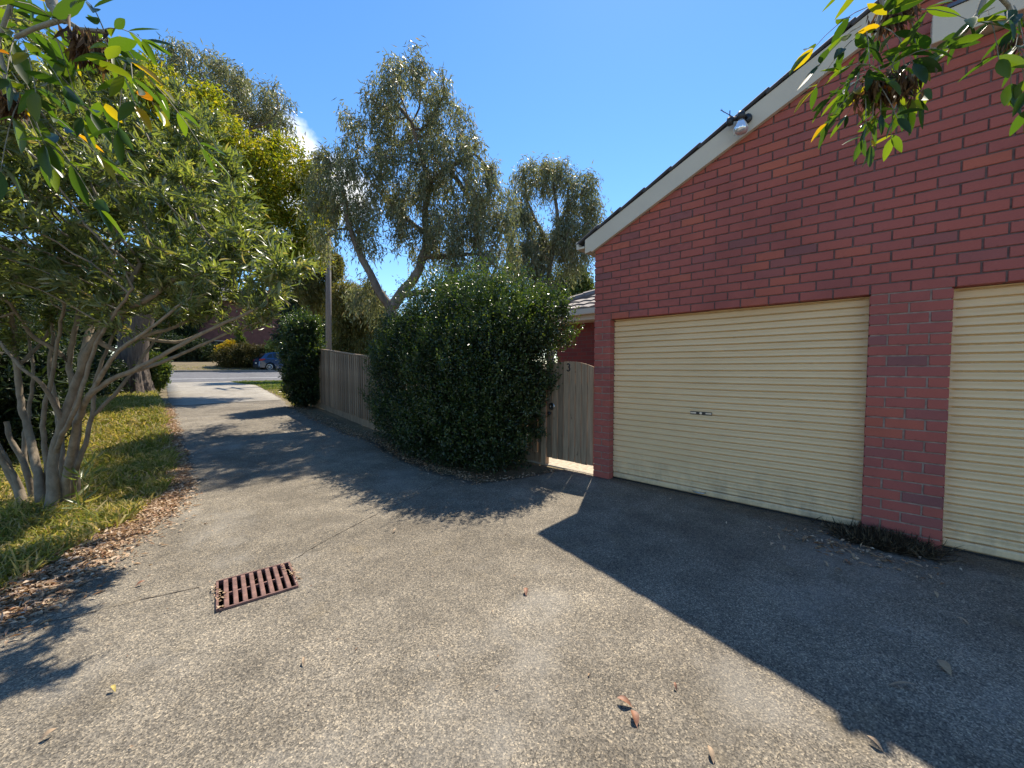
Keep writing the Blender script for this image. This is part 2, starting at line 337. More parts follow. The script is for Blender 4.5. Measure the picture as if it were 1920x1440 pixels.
def wood_mesh(name, P, par, r, k=6):
    P = np.asarray(P); i = np.where(par >= 0)[0]; j = par[i]
    d = np.zeros_like(P); d[i] = unit(P[i]-P[j]); root = np.where(par < 0)[0]
    for q in root:
        ch = np.where(par == q)[0]; d[q] = d[ch[0]] if len(ch) else (0, 0, 1)
    REF = np.where(np.abs(d[i][:, 2:3]) > .8, np.array([[.94, .34, 0]]), np.array([[0, 0, 1.]]))
    def ring(c, dr, rad):
        ref = REF; u = unit(np.cross(dr, ref)); v = np.cross(u, dr)
        a = np.arange(k)*2*math.pi/k
        return c[:, None]+(u[:, None]*np.cos(a)[None, :, None]+v[:, None]*np.sin(a)[None, :, None])*rad[:, None, None]
    cont = (r[i] > .6*r[j])[:, None]
    top = ring(P[i], d[i], r[i]); bot = ring(P[j], np.where(cont & ((d[i]*d[j]).sum(1, keepdims=True) > .3), d[j], d[i]), np.minimum(r[j], 1.25*r[i]))
    V = np.concatenate([bot, top], 1).reshape(-1, 3); o = (np.arange(len(i))*2*k)[:, None]; a = np.arange(k)[None]; b = (a+1) % k
    F = np.stack([o+a, o+b, o+k+b, o+k+a], -1).reshape(-1, 4)
    return np_mesh(name, V, F, True)
def leaves(name, rng, C, D, Ln, Wd, fold=.25, long=False, nrm=None):
    """folded leaf blades: C base points, D directions"""
    n = len(C); D = unit(D); up = rng.normal(size=(n, 3)) if nrm is None else nrm+rng.normal(size=(n, 3))*.35
    s = unit(np.cross(D, up)); u = np.cross(s, D); Ln = np.broadcast_to(Ln, n)[:, None]; Wd = np.broadcast_to(Wd, n)[:, None]
    b = C; t = C+D*Ln-u*Ln*.12
    if not long:
        m = C+D*Ln*.45; V = np.stack([b, m+s*Wd*.5+u*Wd*fold, t, m-s*Wd*.5+u*Wd*fold], 1).reshape(-1, 3)
        o = np.arange(n)[:, None]*4; F = np.concatenate([o+[0, 1, 2], o+[0, 2, 3]])
    else:
        m1 = C+D*Ln*.28+u*Ln*.03; m2 = C+D*Ln*.66
        V = np.stack([b, m1+s*Wd*.46+u*Wd*fold, m2+s*Wd*.42+u*Wd*fold, t, m2-s*Wd*.42+u*Wd*fold, m1-s*Wd*.46+u*Wd*fold, m1, m2], 1).reshape(-1, 3)
        o = np.arange(n)[:, None]*8; F = np.concatenate([o+q for q in ([0, 1, 6], [0, 6, 5], [1, 2, 7], [1, 7, 6], [5, 6, 7], [5, 7, 4], [2, 3, 7], [7, 3, 4])])
    return np_mesh(name, V, F)
def at_tips(rng, P, par, cnt, lim, per, spread, jit=1.0):
    """points scattered along the finest twigs, with the twig direction"""
    i = np.where((cnt <= lim) & (par >= 0))[0]; i = rng.choice(i, per) if per > 400 else np.repeat(i, per); t = rng.random(len(i))[:, None]
    C = P[par[i]]*(1-t)+P[i]*t+rng.normal(size=(len(i), 3))*spread
    return C, unit(P[i]-P[par[i]])
def skeleton(lines):
    """several polylines that share their first point -> nodes, parents"""
    P, par = [np.array(lines[0][0], float)], [-1]
    for ln in lines:
        prev = min(range(len(P)), key=lambda q: np.linalg.norm(P[q]-np.array(ln[0])))
        for p in ln[1:]:
            P.append(np.array(p, float)); par.append(prev); prev = len(P)-1
    return P, par
def stems(lines, radii, rng, seg, wander):
    """like skeleton(), but curved, finely divided and with a radius per node"""
    P, par, TH = [np.array(lines[0][0], float)], [-1], [radii[0][0]]
    for ln, (r0, r1) in zip(lines, radii):
        pts = [np.array(p, float) for p in ln]; prev = min(range(len(P)), key=lambda q: np.linalg.norm(P[q]-pts[0])); pts[0] = P[prev]; q = [2*pts[0]-pts[1]]+pts+[2*pts[-1]-pts[-2]]
        tot = sum(np.linalg.norm(c-a) for a, c in zip(pts[:-1], pts[1:])); run = 0.; w = np.zeros(3)
        for i in range(1, len(q)-2):
            a, p0, p1, c = q[i-1:i+3]; l_ = np.linalg.norm(p1-p0); n = max(1, int(round(l_/seg)))
            for k in range(1, n+1):
                t = k/n; x = .5*(2*p0+(p1-a)*t+(2*a-5*p0+4*p1-c)*t*t+(3*p0-a-3*p1+c)*t**3); w = w*.7+rng.normal(size=3)*wander
                P.append(x+w); par.append(prev); prev = len(P)-1; TH.append((r0+(r1-r0)*((run+l_*t)/tot)**.8)*(1+.03*rng.normal()))
            run += l_
    return P, par, TH
def tree(name, label, cat, lines, ls, nattr, step, kill, infl, r_tip, r_root, bark, leaf, per, spread, Ln, Wd, droop, lim=3, seed=1, grav=0., shell=.45, strands=0, strand_len=.6, group=None, k=6, fold=.25, radii=None):
    rng = np.random.default_rng(seed)
    if radii: P, par, TH = stems(lines, radii, rng, step*.8, step*.06)
    else: (P, par), TH = skeleton(lines), []
    base = np.array(lines[0][0]); A = lobes(rng, ls, nattr, shell)
    P, par = colonize(rng, P, par, A, step, kill, infl, grav=grav); r, cnt = pipe(P, par, r_tip, r_root); r[:len(TH)] = TH; cnt[:len(TH)] = np.maximum(cnt[:len(TH)], 99 if radii else 0)
    root = thing(name, base, label, cat, group); P = P-base
    add('trunk', wood_mesh('trunk', P, par, r, k), M[bark], root)
    C, d = at_tips(rng, P, par, cnt, lim, per, spread)
    D = d*.5+rng.normal(size=C.shape)*.6+np.array([0, 0, -droop])
    if strands:
        tips = rng.choice(np.where(cnt <= 2)[0], strands//9); h = rng.normal(size=(len(tips), 3))*[1, 1, 0]*.16
        ns = 9; q = np.linspace(0.05, 1, ns)[None, :, None]*(strand_len*(.5+rng.random(len(tips))))[:, None, None]
        off = rng.normal(size=(len(tips), 1, 3))*[[spread, spread, spread*.4]]
        Cs = (P[tips][:, None]+off+(h[:, None]+np.array([0, 0, -1]))*q+rng.normal(size=(len(tips), ns, 3))*.03).reshape(-1, 3)
        Ds = rng.normal(size=Cs.shape)*.45+np.array([0, 0, -1.]); C = np.concatenate([C, Cs]); D = np.concatenate([D, Ds])
    ok = C[:, 2] > .03; C, D = C[ok], D[ok]; print(name, 'nodes', len(P), 'leaves', len(C))
    n = len(C); add('crown', leaves('crown', rng, C, D, Ln*(.7+.6*rng.random(n)), Wd*(.7+.6*rng.random(n)), fold), M[leaf], root)
    return root
# ------------------------------------------------------------------ ground, driveway, road
def sheet(name, ys, xl, xr, nx, dz, m, kind='structure', label=None, thick=0):
    """strip that follows the rising ground between two edges given per row"""
    ys = np.asarray(ys); xl = np.broadcast_to(xl, len(ys)); xr = np.broadcast_to(xr, len(ys)); t = np.linspace(0, 1, nx)
    X = xl[:, None]*(1-t)+xr[:, None]*t; Y = np.repeat(ys[:, None], nx, 1); V = np.stack([X, Y, gz(Y)+dz], -1).reshape(-1, 3)
    i = (np.arange(len(ys)-1)[:, None]*nx+np.arange(nx-1)[None]).ravel(); F = [np.stack([i, i+1, i+nx+1, i+nx], 1)]
    if thick:
        n0 = len(V); edge = [np.arange(len(ys))*nx, np.arange(len(ys))*nx+nx-1]
        for s, e in enumerate(edge):
            lo_ = V[e]-[0, 0, thick]; b = len(V)+np.arange(len(e)); V = np.concatenate([V, lo_])
            q = np.stack([e[:-1], e[1:], b[1:], b[:-1]], 1); F.append(q if s == 0 else q[:, ::-1])
    o = add(name, np_mesh(name, V, F, True), m); return tag(o, label, None, None, kind)
gy = np.concatenate([np.linspace(-120, -8, 12), np.arange(-7, 60, .5), np.linspace(60, 400, 25)])
sheet('ground', gy, -260, 320, 60, -.012, M['soil'], label='bare soil and dry grass ground')
ye = [-9, .6, 1.6, 2.3, 3.0, 3.62, 4.14, 4.61, 5.11, 6.01, 6.88, 8.64, 11.24, 13.2]; xe = [-6, -6, -3.4, -1.9, -.95, -.42, -.15, .11, .39, .68, .81, .93, 1.11, 1.26]
yr = [-9, 2.98, 3.16, 3.3, 3.57, 4.6, 6.8, 9.2, 11.2, 13.2]; xr_ = [4.64, 4.64, 4.5, 3.85, 3.26, 3.18, 3.5, 3.46, 3.48, 3.86]
def wob(y, a, s): return a*(np.sin(y*7.3+s)+np.sin(y*17.1+2*s)*.6+np.sin(y*3.1+s*3))
dy = np.concatenate([np.arange(-9, 2.6, .2), np.arange(2.6, 13.21, .06)])
DL = lambda y: np.interp(y, ye, xe)+wob(y, .02, 1); DR = lambda y: np.interp(y, yr, xr_)+np.where(np.asarray(y) > 3.05, wob(y, .02, 4), 0)
sheet('driveway', dy, DL(dy), DR(dy), 24, 0, M['drive'], label='worn exposed aggregate concrete driveway', thick=.06)
cy = np.arange(13.212, 28.8, .12); cl = np.interp(cy, [13.2, 15.3, 25.7, 29], [1.26, 1.45, 2.38, 2.55]); crr = np.interp(cy, [13.2, 15.6, 23.1, 25.7, 29], [3.86, 4.3, 5.55, 5.35, 5.6])
sheet('crossover', cy, cl+wob(cy, .012, 2), crr+wob(cy, .012, 3), 8, .003, M['cross'], label='sunlit beige concrete crossover between the driveway and the road', thick=.05)
ry = np.arange(28.9, 37.41, .3); sheet('road', ry, -120, 160, 30, .0, M['asphalt'], label='grey asphalt road crossing behind the driveway')
for nm, a, b in (('centre_line', 31.15, 31.27),): sheet(nm, [a, b], -120, 160, 30, .006, M['road_paint'], label='solid white line painted along the road')
k = MB()
for x0 in np.arange(-60, 100, 4.): k.box((x0+.004, 37.3, 1.0), (x0+3.996, 37.62, 1.29), .02)
tag(k.build('kerb', M['kerb']), 'low concrete kerb on the far side of the road', None, None, 'structure')
sheet('verge', np.arange(37.6, 44, .4), -60, 100, 40, .012, M['soil'], label='dry grass verge across the road')
# control joints and a crack in the concrete, filled with dirt
def joint(pts, w, seed):
    rng = np.random.default_rng(seed); P = []
    for a, b in zip(pts[:-1], pts[1:]):
        n = max(2, int(math.dist(a, b)/.04)); P += [(a[0]+(b[0]-a[0])*i/n, a[1]+(b[1]-a[1])*i/n) for i in range(n)]
    P = np.array(P); d = unit(np.gradient(P, axis=0)); nn = np.stack([-d[:, 1], d[:, 0]], 1); P = P+nn*rng.normal(size=(len(P), 1))*.003
    ww = w*np.clip(.15+1.0*rng.random((len(P), 1))**1.6+.25*np.sin(np.arange(len(P))[:, None]*.4), .06, 1.3)*.8; A, B = P+nn*ww, P-nn*ww
    V = np.concatenate([np.c_[A, gz(A[:, 1])+.0035], np.c_[B, gz(B[:, 1])+.0035]]); i = np.arange(len(P)-1)
    o = add('joint', np_mesh('joint', V, np.stack([i, i+1, len(P)+i+1, len(P)+i], 1)), M['jointdirt'], DRIVE); return o
DRIVE = bpy.data.objects['driveway']; M['jointdirt'] = plain('joint dirt', (.055, .042, .03), 1, var=.5, scale=40)
joint([(-.55, 3.47), (-.25, 3.40), (-.1, 3.35), (.15, 3.30), (.46, 3.19)], .006, 1); joint([(.93, 3.13), (1.3, 3.32), (1.75, 3.5), (2.35, 3.7), (3.2, 4.05)], .006, 2)

joint([(.95, 9.6), (2.2, 9.5), (3.44, 9.45)], .007, 5); joint([(1.3, 13.21), (3.85, 13.21)], .014, 6)
# ------------------------------------------------------------------ brick garage with two roller doors
WX = 4.50; CH = .0865; U = .2427; YC = 2.675; PL, PR = .005, -.470; D1L = YC-.2327; LZ = 24*CH; D2R = PR-2.44; YE = D2R-.95; YT = -.41
RM = .46; rake = lambda y: 3.165+RM*(2.78-y)          # top of the barge board
BOXZ = 3.90
garage = thing('brick_garage', (WX, 1.0, 0), 'red brick garage with sloping tiled roof and two cream roller doors', 'garage')
GO = np.array([WX, 1.0, 0])
class G(MB):
    def build(s, name, m, parent=garage, smooth=False):
        if parent is garage: s.V = [tuple(np.array(v)-GO) for v in s.V]
        return MB.build(s, name, m, parent, smooth)
m = G(); e = .010
for lo_, hi_ in ((D1L+.004, YC-e), (PR+e, PL-e), (YE, D2R-e)): G().box((WX+.006, lo_, -.1), (WX+.115, hi_, LZ)).build('mortar_bed', M['mortar2'])
m.prism([(YC-e, LZ+.001), (YC-e, rake(YC)-.09), (YT+.004, rake(YT)-.09), (YT+.004, BOXZ-.02), (YE, BOXZ-.02), (YE, LZ+.001)], WX+e, WX+.115)
m.build('mortar_core', M['mortar'])
m = G(); m.box((WX+.115, YC-.22, -.1), (10.6, YC-e, 2.98)); m.box((10.5, YE, -.1), (10.6, YC-.22, 3.4)); m.box((WX+.115, YE, -.1), (10.5, YE+.2, BOXZ-.05))
m.box((WX+.12, YT-.1, BOXZ), (10.5, YT, rake(YT)-.1)); m.build('side_wall', M['bricks'])
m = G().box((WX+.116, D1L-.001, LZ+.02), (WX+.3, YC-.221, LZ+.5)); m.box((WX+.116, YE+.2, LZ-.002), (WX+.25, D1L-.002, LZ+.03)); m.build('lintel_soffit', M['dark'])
# brick list
bl = []; rng = np.random.default_rng(5)
def spans(y_hi, y_lo, k, u, half_start):
    y = y_hi; first = u*.5 if half_start else u
    while y > y_lo+.02:
        n = max(y-first, y_lo)
        if 0 < n-y_lo < .05: n = y_lo
        yield y, n; y = n; first = u
ncrs = int(5.2/CH)
for c in range(0, ncrs):
    z0, z1 = c*CH, c*CH+CH-.0115; odd = c % 2
    if c < 24:
        segs = [(YC, D1L, U, odd), (PL, PR-.0, (PL-PR)/2, odd), (D2R, YE, U, odd)]
    else:
        hi = YC; lo_y = YE if z1 < BOXZ-.0 else YT; segs = [(hi, lo_y, U, odd)]
    for hi, lo_y, u, od in segs:
        for a, b in spans(hi, lo_y, c, u, od):
            a_, b_ = a-.0058, b+.0058
            if a >= hi-1e-6: a_ = a
            if b <= lo_y+1e-6: b_ = b
            if z1 > rake(a_)-.06: continue
            if a_-b_ > .03: bl.append((a_, b_, z0, z1))
bl = np.array(bl)
def bproj(b):
    x, y, z = WX, (b[0]+b[1])/2, (b[2]+b[3])/2; d = x*_f[0]+y*_f[1]; px = 960+FPX*(x*_r[0]+y*_r[1])/max(d, .05); return d, px
vis = np.array([(lambda q: (q[0] > 1 and q[1] < 1990))(bproj(b)) for b in bl])
bm = MB(); w, h, q = .5, .5, .006       # unit brick: front face at x=0, chamfered arrises
def brickmesh(ly, lz):
    a, c, q = ly/2, lz/2, .0035
    V = [(0, -a+q, -c+q), (0, a-q, -c+q), (0, a-q, c-q), (0, -a+q, c-q), (q, -a, -c), (q, a, -c), (q, a, c), (q, -a, c), (.108, -a, -c), (.108, a, -c), (.108, a, c), (.108, -a, c)]
    return V, [(3, 2, 1, 0)]+[(i, (i+1) % 4, 4+(i+1) % 4, 4+i) for i in range(4)]+[(4+i, 4+(i+1) % 4, 8+(i+1) % 4, 8+i) for i in range(4)]
order = np.argsort([-(1/bproj(b)[0]) if v else 9 for b, v in zip(bl, vis)]); solo = set(order[:300].tolist())
bmesh_cache = {}; SV, SF = [], []
for i, b in enumerate(bl):
    ly, lz = round(b[0]-b[1], 3), round(b[3]-b[2], 4); cx, cyy, cz = WX+rng.normal()*.0012, (b[0]+b[1])/2+rng.normal()*.0008, (b[2]+b[3])/2+rng.normal()*.0007
    if i in solo and vis[i]:
        if ly not in bmesh_cache:
            V, F = brickmesh(ly, lz); me = bpy.data.meshes.new('brick'); me.from_pydata(V, [], F); me.materials.append(M['brick']); bmesh_cache[ly] = me
        o = link(bpy.data.objects.new('brick', bmesh_cache[ly]), garage); o.location = np.array([cx, cyy, cz])-GO; o.rotation_euler = (rng.normal()*.0025, 0, rng.normal()*.004)
    else:
        V, F = brickmesh(ly, lz); n = len(SV); SV += [(v[0]+cx-GO[0], v[1]+cyy-GO[1], v[2]+cz) for v in V]; SF += [tuple(j+n for j in f) for f in F]
me = bpy.data.meshes.new('brickwork'); me.from_pydata(SV, [], SF); tag(add('brickwork', me, M['bricks'], garage), kind='stuff')
# roof: deck, verge and field tiles, barge board, gutter, cream parapet beam with flashing
m = G(); m.prism([(2.86, rake(2.86)-.06), (YT, rake(YT)-.06), (YT, rake(YT)-.02), (2.86, rake(2.86)-.02)], WX+.02, 10.7); deck = m.build('roof_deck', M['flash'])
ang = math.atan(RM); ts = .335; ntile = int((2.92-YT)/math.cos(ang)/ts)+1
tm = MB(); tm.box((0, -ts*1.14, 0), (.325, 0, .032), .008); tme = tm.mesh('roof_tile'); tme.materials.append(M['tile'])
for c in range(16):
    for r in range(ntile):
        y = 2.92-r*ts*math.cos(ang); z = rake(y)-.012+.004
        if y-ts < YT: continue
        o = link(bpy.data.objects.new('roof_tile', tme), deck); o.location = np.array([WX-.062+c*.331, y, z])-GO; o.rotation_euler = (-ang-.055, rng.normal()*.004, 0)
m = G(); m.prism([(2.80, rake(2.80)-.012), (2.80, rake(2.80)-.19), (2.70, rake(2.70)-.215), (YT, rake(YT)-.215), (YT, rake(YT)-.012)], WX-.045, WX-.012); m.build('barge_board', M['cream'])
m = G(); m.prism([(2.70, rake(2.70)-.217), (2.70, rake(2.70)-.235), (YT, rake(YT)-.235), (YT, rake(YT)-.217)], WX-.05, WX-.004); m.build('barge_trim', M['cream'])
m = G(); m.prism([(2.805, 3.035), (2.92, 3.035), (2.93, 3.14), (2.90, 3.14), (2.89, 3.06), (2.805, 3.06)], WX-.06, 10.6); m.build('gutter', M['cream'])
m = G(); m.box((WX-.13, YE-.02, BOXZ-.0), (WX+.3, -.285, BOXZ+.21), .004); m.build('parapet_beam', M['cream'])
m = G(); m.box((WX-.14, YE-.03, BOXZ+.212), (WX+.3, -.36, BOXZ+.232)); m.box((WX-.1, YT-.03, BOXZ+.233), (WX-.002, YT+.05, BOXZ+.26)); m.build('flashing', M['flash'])
m = G(); m.tube([(WX-.05, YT-.03, BOXZ+.235), (WX-.05, YT-.03, rake(YT)+.1)], .028, 10); m.build('downpipe', M['cream'], smooth=True)
m = G(); m.box((WX+.3, YE, BOXZ+.05), (10.6, YT-.102, BOXZ+.12)); m.build('flat_roof', M['flash'])
# roller doors: corrugated curtain, bottom rail, lock bar, pull handle
def roller(y_hi, y_lo, with_lock, lab):
    X0 = WX+.115; p = .0705; prof = []; z = .075
    while z < LZ-.01:
        prof += [(-.005, z), (.034, z+.001), (.046, z+.008), (.034, z+.0145), (.000, z+.0155), (-.002, z+.020), (.003, z+.026), (.002, z+.046), (-.005, z+.060)]; z += p
    prof = [(dx, zz) for dx, zz in prof if zz < LZ+.02]
    n = 40; ys = np.linspace(y_hi, y_lo, n); sag = .0035*np.sin(np.linspace(0, 9, n))
    V = np.array([[X0+dx+s*.6, y, zz+s*.4] for dx, zz in prof for y, s in zip(ys, sag)])-GO
    i = (np.arange(len(prof)-1)[:, None]*n+np.arange(n-1)[None]).ravel()
    d = add('roller_door', np_mesh('roller_door', V, np.stack([i, i+1, i+n+1, i+n], 1)), M['door'], garage); d['label'] = lab
    G().box((X0-.012, y_lo, .012), (X0+.02, y_hi, .082), .006).raw([], []); b = G().box((X0-.014, y_lo+.004, .014), (X0+.02, y_hi-.004, .078), .012)
    b.V = [tuple(np.array(v)-GO) for v in b.V]; MB.build(b, 'bottom_rail', M['door'], d)
    b = MB().box((X0-.01, y_lo+.004, .002), (X0+.015, y_hi-.004, .0145)); b.V = [tuple(np.array(v)-GO) for v in b.V]; b.build('rubber_seal', M['black'], d)
    for yy, s in ((y_hi, -1), (y_lo, 1)):
        b = MB().box((X0+.022, min(yy, yy+s*.03), .0), (X0+.05, max(yy, yy+s*.03), LZ)); b.V = [tuple(np.array(v)-GO) for v in b.V]; b.build('guide_rail', M['door'], d)
    if with_lock:
        yc = (y_hi+y_lo)/2+.14
        b = MB().box((X0-.012, yc-.115, .925), (X0-.002, yc+.115, .958), .003); b.V = [tuple(np.array(v)-GO) for v in b.V]; lk = b.build('lock_plate', M['black'], d)
        b = MB().box((X0-.016, yc-.11, .934), (X0-.0125, yc-.05, .95)).box((X0-.016, yc+.05, .934), (X0-.0125, yc+.11, .95)).lathe([(.014, 0), (.014, .008)], (X0-.021, yc, .942), 0)
        b.V = [tuple(np.array(v)-GO) for v in b.V]; b.build('keyhole', M['chrome'], d)
        b = MB().tube([(X0-.012, yc+.07, .052), (X0-.045, yc+.05, .046), (X0-.05, yc, .044), (X0-.045, yc-.05, .046), (X0-.012, yc-.07, .052)], .007, 6)
        b.V = [tuple(np.array(v)-GO) for v in b.V]; b.build('pull_handle', M['chrome'], d, True)
    return d
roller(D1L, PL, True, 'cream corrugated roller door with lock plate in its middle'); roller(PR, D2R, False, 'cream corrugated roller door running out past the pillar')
# flood light on the barge board
fy = .945; fl = thing('security_light', (WX-.05, fy, rake(fy)-.10), 'silver bulb security light with black sensor on the sloping fascia', 'light')
MB().lathe([(.045, 0), (.045, -.02), (.03, -.03)], (0, 0, 0), 0).build('base_plate', M['black'], fl, True)
MB().tube([(-.02, .0, 0), (-.07, .02, .02), (-.10, .03, .0)], .014, 8).build('arm', M['black'], fl, True)
MB().lathe([(.03, .03), (.036, .0), (.032, -.05)], (-.11, .03, .0), 2).build('lamp_holder', M['black'], fl, True)
MB().lathe([(.03, -.05), (.042, -.075), (.062, -.115), (.066, -.14), (.055, -.165), (.02, -.175)], (-.11, .03, 0), 2).build('bulb', M['glass'], fl, True)
MB().tube([(-.03, .05, .01), (-.08, .12, .015)], .02, 8).lathe([(.03, 0), (.034, -.03), (.03, -.065), (.012, -.075)], (-.09, .13, .025), 2, 12).build('sensor', M['black'], fl, True)
# antenna on the roof
an = thing('tv_antenna', (5.9, 1.46, rake(1.46)+.02), 'thin metal antenna standing on the dark tiled roof edge', 'antenna')
MB().tube([(0, 0, -.03), (0, 0, 1.12)], .007, 5).build('mast', M['flash'], an); MB().tube([(-.02, -.12, .93), (.02, .12, 1.19)], .006, 5).build('boom', M['flash'], an)
for s in (-.09, .09): MB().tube([(-.05, s, 1.06+s*1.08), (.05, s, 1.06+s*1.08)], .003, 4).build('element', M['flash'], an)
# ------------------------------------------------------------------ gate with boards and the number 3
GX = 4.555; gate = thing('wooden_gate', (GX, 2.705, 0), 'weathered grey board gate with arched top and black number 3', 'gate')
gw = .80; nb = 8; bw = gw/nb
top = lambda y: 1.545-.30*((y-.42)/.8)**2
for i in range(nb):
    a, b = i*bw+.0045, (i+1)*bw-.0045; z0 = .115+rng.normal()*.004; off = rng.normal()*.0015
    MB().prism([(a, z0), (b, z0), (b, top(b)), ((a+b)/2, top((a+b)/2)), (a, top(a))], off, off+.019).build('board', M['wood'], gate)
MB().box((.0195, .0, .25), (.055, gw, .34)).build('rail', M['wood'], gate); MB().box((.0195, .0, 1.15), (.055, gw, 1.24)).build('rail', M['wood'], gate)
pts = [(-.004, .415+.027*math.cos(t)*.9, 1.487+.022*math.sin(t)) for t in np.linspace(2.6, -1.5, 9)]+[(-.004, .415+.031*math.cos(t)*.9, 1.437+.028*math.sin(t)) for t in np.linspace(1.5, -2.6, 10)]
pts = [(p[0], .83-p[1], p[2]) for p in pts]
MB().tube(pts, .0095, 5).build('number_three', M['black'], gate)
MB().lathe([(.052, -.008), (.052, .0), (.045, -.012), (.022, -.012), (.02, -.004)], (-.002, .70, .885), 0, 20).build('handle_hole_light', M['chrome'], gate, True)  # pale disc standing in for daylight through the gate's round handle hole
MB().lathe([(.012, 0), (.012, -.03), (.026, -.045), (.026, -.065), (.012, -.072)], (0, .715, .785), 0, 14).build('knob', M['black'], gate, True)
MB().box((-.01, gw+.012, -.05), (.08, gw+.10, 1.42), .004).build('gate_post', M['wood'], gate)
tag(MB().box((4.56, 2.69, -.03), (7.3, 6.5, .004)).build('courtyard_paving', plain('pale pebble paving', (.42, .37, .29), .9, var=.3, scale=18)), 'pale paving behind the wooden gate', None, None, 'structure')
# ------------------------------------------------------------------ paling fences
def fence(x, y0, y1, hgt, name, label, face, mk, lean=.004, seed=2, cap=True):
    rng = np.random.default_rng(seed); f = thing(name, (x, y0, float(gz(y0))), label, 'fence'); zb = float(gz(y0)); n = int((y1-y0)/.052)
    pm = {}
    for i in range(n):
        y = i*.052; z = float(gz(y0+y))-zb; h = hgt+rng.normal()*.006-.16
        key = int(rng.integers(4))
        if key not in pm:
            b = MB().box((-.008, -.036, 0), (.008, .036, hgt-.16+key*.004), .003); pm[key] = b.mesh('paling'); pm[key].materials.append(M[mk])
        o = link(bpy.data.objects.new('paling', pm[key]), f); o.location = (face*(.004 if i % 2 else .040), y, z+.15); o.rotation_euler = (rng.normal()*lean, 0, rng.normal()*.02)
    ys = np.arange(0, y1-y0+.01, .5)
    for zz, w, tck, nm, dx in ((.0, .15, .03, 'plinth_board', .012*face),)+(((hgt-.005, .03, .085, 'capping', .015*face),) if cap else ())+((.45, .08, .035, 'rail', -face*.03), (hgt-.35, .08, .035, 'rail', -face*.03)):
        b = MB(); V = []
        for y in ys:
            z = float(gz(y0+y))-zb+zz; V += [(dx-tck/2, y, z), (dx+tck/2, y, z), (dx+tck/2, y, z+w), (dx-tck/2, y, z+w)]
        F = [(3, 2, 1, 0), (len(V)-4, len(V)-3, len(V)-2, len(V)-1)]
        for i in range(len(ys)-1): F += [(4*i+j, 4*i+(j+1) % 4, 4*i+4+(j+1) % 4, 4*i+4+j) for j in range(4)]
        b.raw(V, F).build(nm, M[mk], f)
    for y in np.arange(.2, y1-y0, 2.4): MB().box((-face*.09-.05, y, float(gz(y0+y))-zb-.1), (-face*.09+.03, y+.09, float(gz(y0+y))-zb+hgt-.02)).build('post', M[mk], f)
    return f
fence(4.1, 6.6, 11.6, 1.57, 'paling_fence', 'brown grey paling fence with pale capping between the hedge and the dark shrub', -1, 'wood')
fence(4.62, 3.64, 6.55, 1.5, 'paling_fence', 'grey paling fence standing inside the clipped hedge', -1, 'wood', .004, 6)
fence(-1.05, 8.2, 21, 1.62, 'boundary_fence', 'old grey paling fence behind the oleander stems', 1, 'wood2', .008, 3, False)
f3 = fence(6.6, 12.0, 14.6, 1.35, 'garden_fence', 'low garden fence with pale top rail under the weeping tree', -1, 'wood2', .01, 4)
# ------------------------------------------------------------------ drain grate
gc = np.array([.687, 2.955]); gx_ = np.array([.43, -.075]); gx_ = gx_/np.linalg.norm(gx_); gr = thing('drain_grate', (gc[0], gc[1], .0), 'rusty iron drain grate set in the driveway', 'drain', rz=math.atan2(gx_[1], gx_[0]))
gl, gwid = .435, .40
import bmesh
bmh = bmesh.new(); bmh.from_mesh(DRIVE.data)
for ax, ay, h_ in ((gx_[0], gx_[1], gl/2-.004), (-gx_[0], -gx_[1], gl/2-.004), (-gx_[1], gx_[0], gwid/2-.004), (gx_[1], -gx_[0], gwid/2-.004)):
    near_ = [f for f in bmh.faces if (f.calc_center_median().xy-Vector(gc)).length < 1.0]; gm = list({v for f in near_ for v in f.verts})+list({e_ for f in near_ for e_ in f.edges})+near_
    bmesh.ops.bisect_plane(bmh, geom=gm, plane_co=(gc[0]+ax*h_, gc[1]+ay*h_, 0), plane_no=(ax, ay, 0))
kill_ = [f for f in bmh.faces if abs((f.calc_center_median().xy-Vector(gc)).dot(Vector(gx_))) < gl/2-.004 and abs((f.calc_center_median().xy-Vector(gc)).dot(Vector((-gx_[1], gx_[0])))) < gwid/2-.004]
bmesh.ops.delete(bmh, geom=kill_, context='FACES'); bmh.to_mesh(DRIVE.data); bmh.free()
bmh = bmesh.new(); bmh.from_mesh(bpy.data.objects['ground'].data)
bmesh.ops.subdivide_edges(bmh, edges=[], cuts=1)
for ax, ay, h_ in ((gx_[0], gx_[1], gl/2), (-gx_[0], -gx_[1], gl/2), (-gx_[1], gx_[0], gwid/2), (gx_[1], -gx_[0], gwid/2)):
    near_ = [f for f in bmh.faces if abs(f.calc_center_median().x-gc[0]) < 12 and abs(f.calc_center_median().y-gc[1]) < 1.5]; gm = list({v for f in near_ for v in f.verts})+list({e_ for f in near_ for e_ in f.edges})+near_
    bmesh.ops.bisect_plane(bmh, geom=gm, plane_co=(gc[0]+ax*h_, gc[1]+ay*h_, 0), plane_no=(ax, ay, 0))
kill_ = [f for f in bmh.faces if abs((f.calc_center_median().xy-Vector(gc)).dot(Vector(gx_))) < gl/2 and abs((f.calc_center_median().xy-Vector(gc)).dot(Vector((-gx_[1], gx_[0])))) < gwid/2]
bmesh.ops.delete(bmh, geom=kill_, context='FACES'); bmh.to_mesh(bpy.data.objects['ground'].data); bmh.free()
MB().raw([(sx_*gl/2, sy_*gwid/2, z_) for z_ in (.002, -.45) for sx_, sy_ in ((-1, -1), (1, -1), (1, 1), (-1, 1))], [(0, 4, 5, 1), (1, 5, 6, 2), (2, 6, 7, 3), (3, 7, 4, 0), (4, 7, 6, 5)]).build('pit', plain('wet pit concrete', (.06, .055, .045), .9), gr)
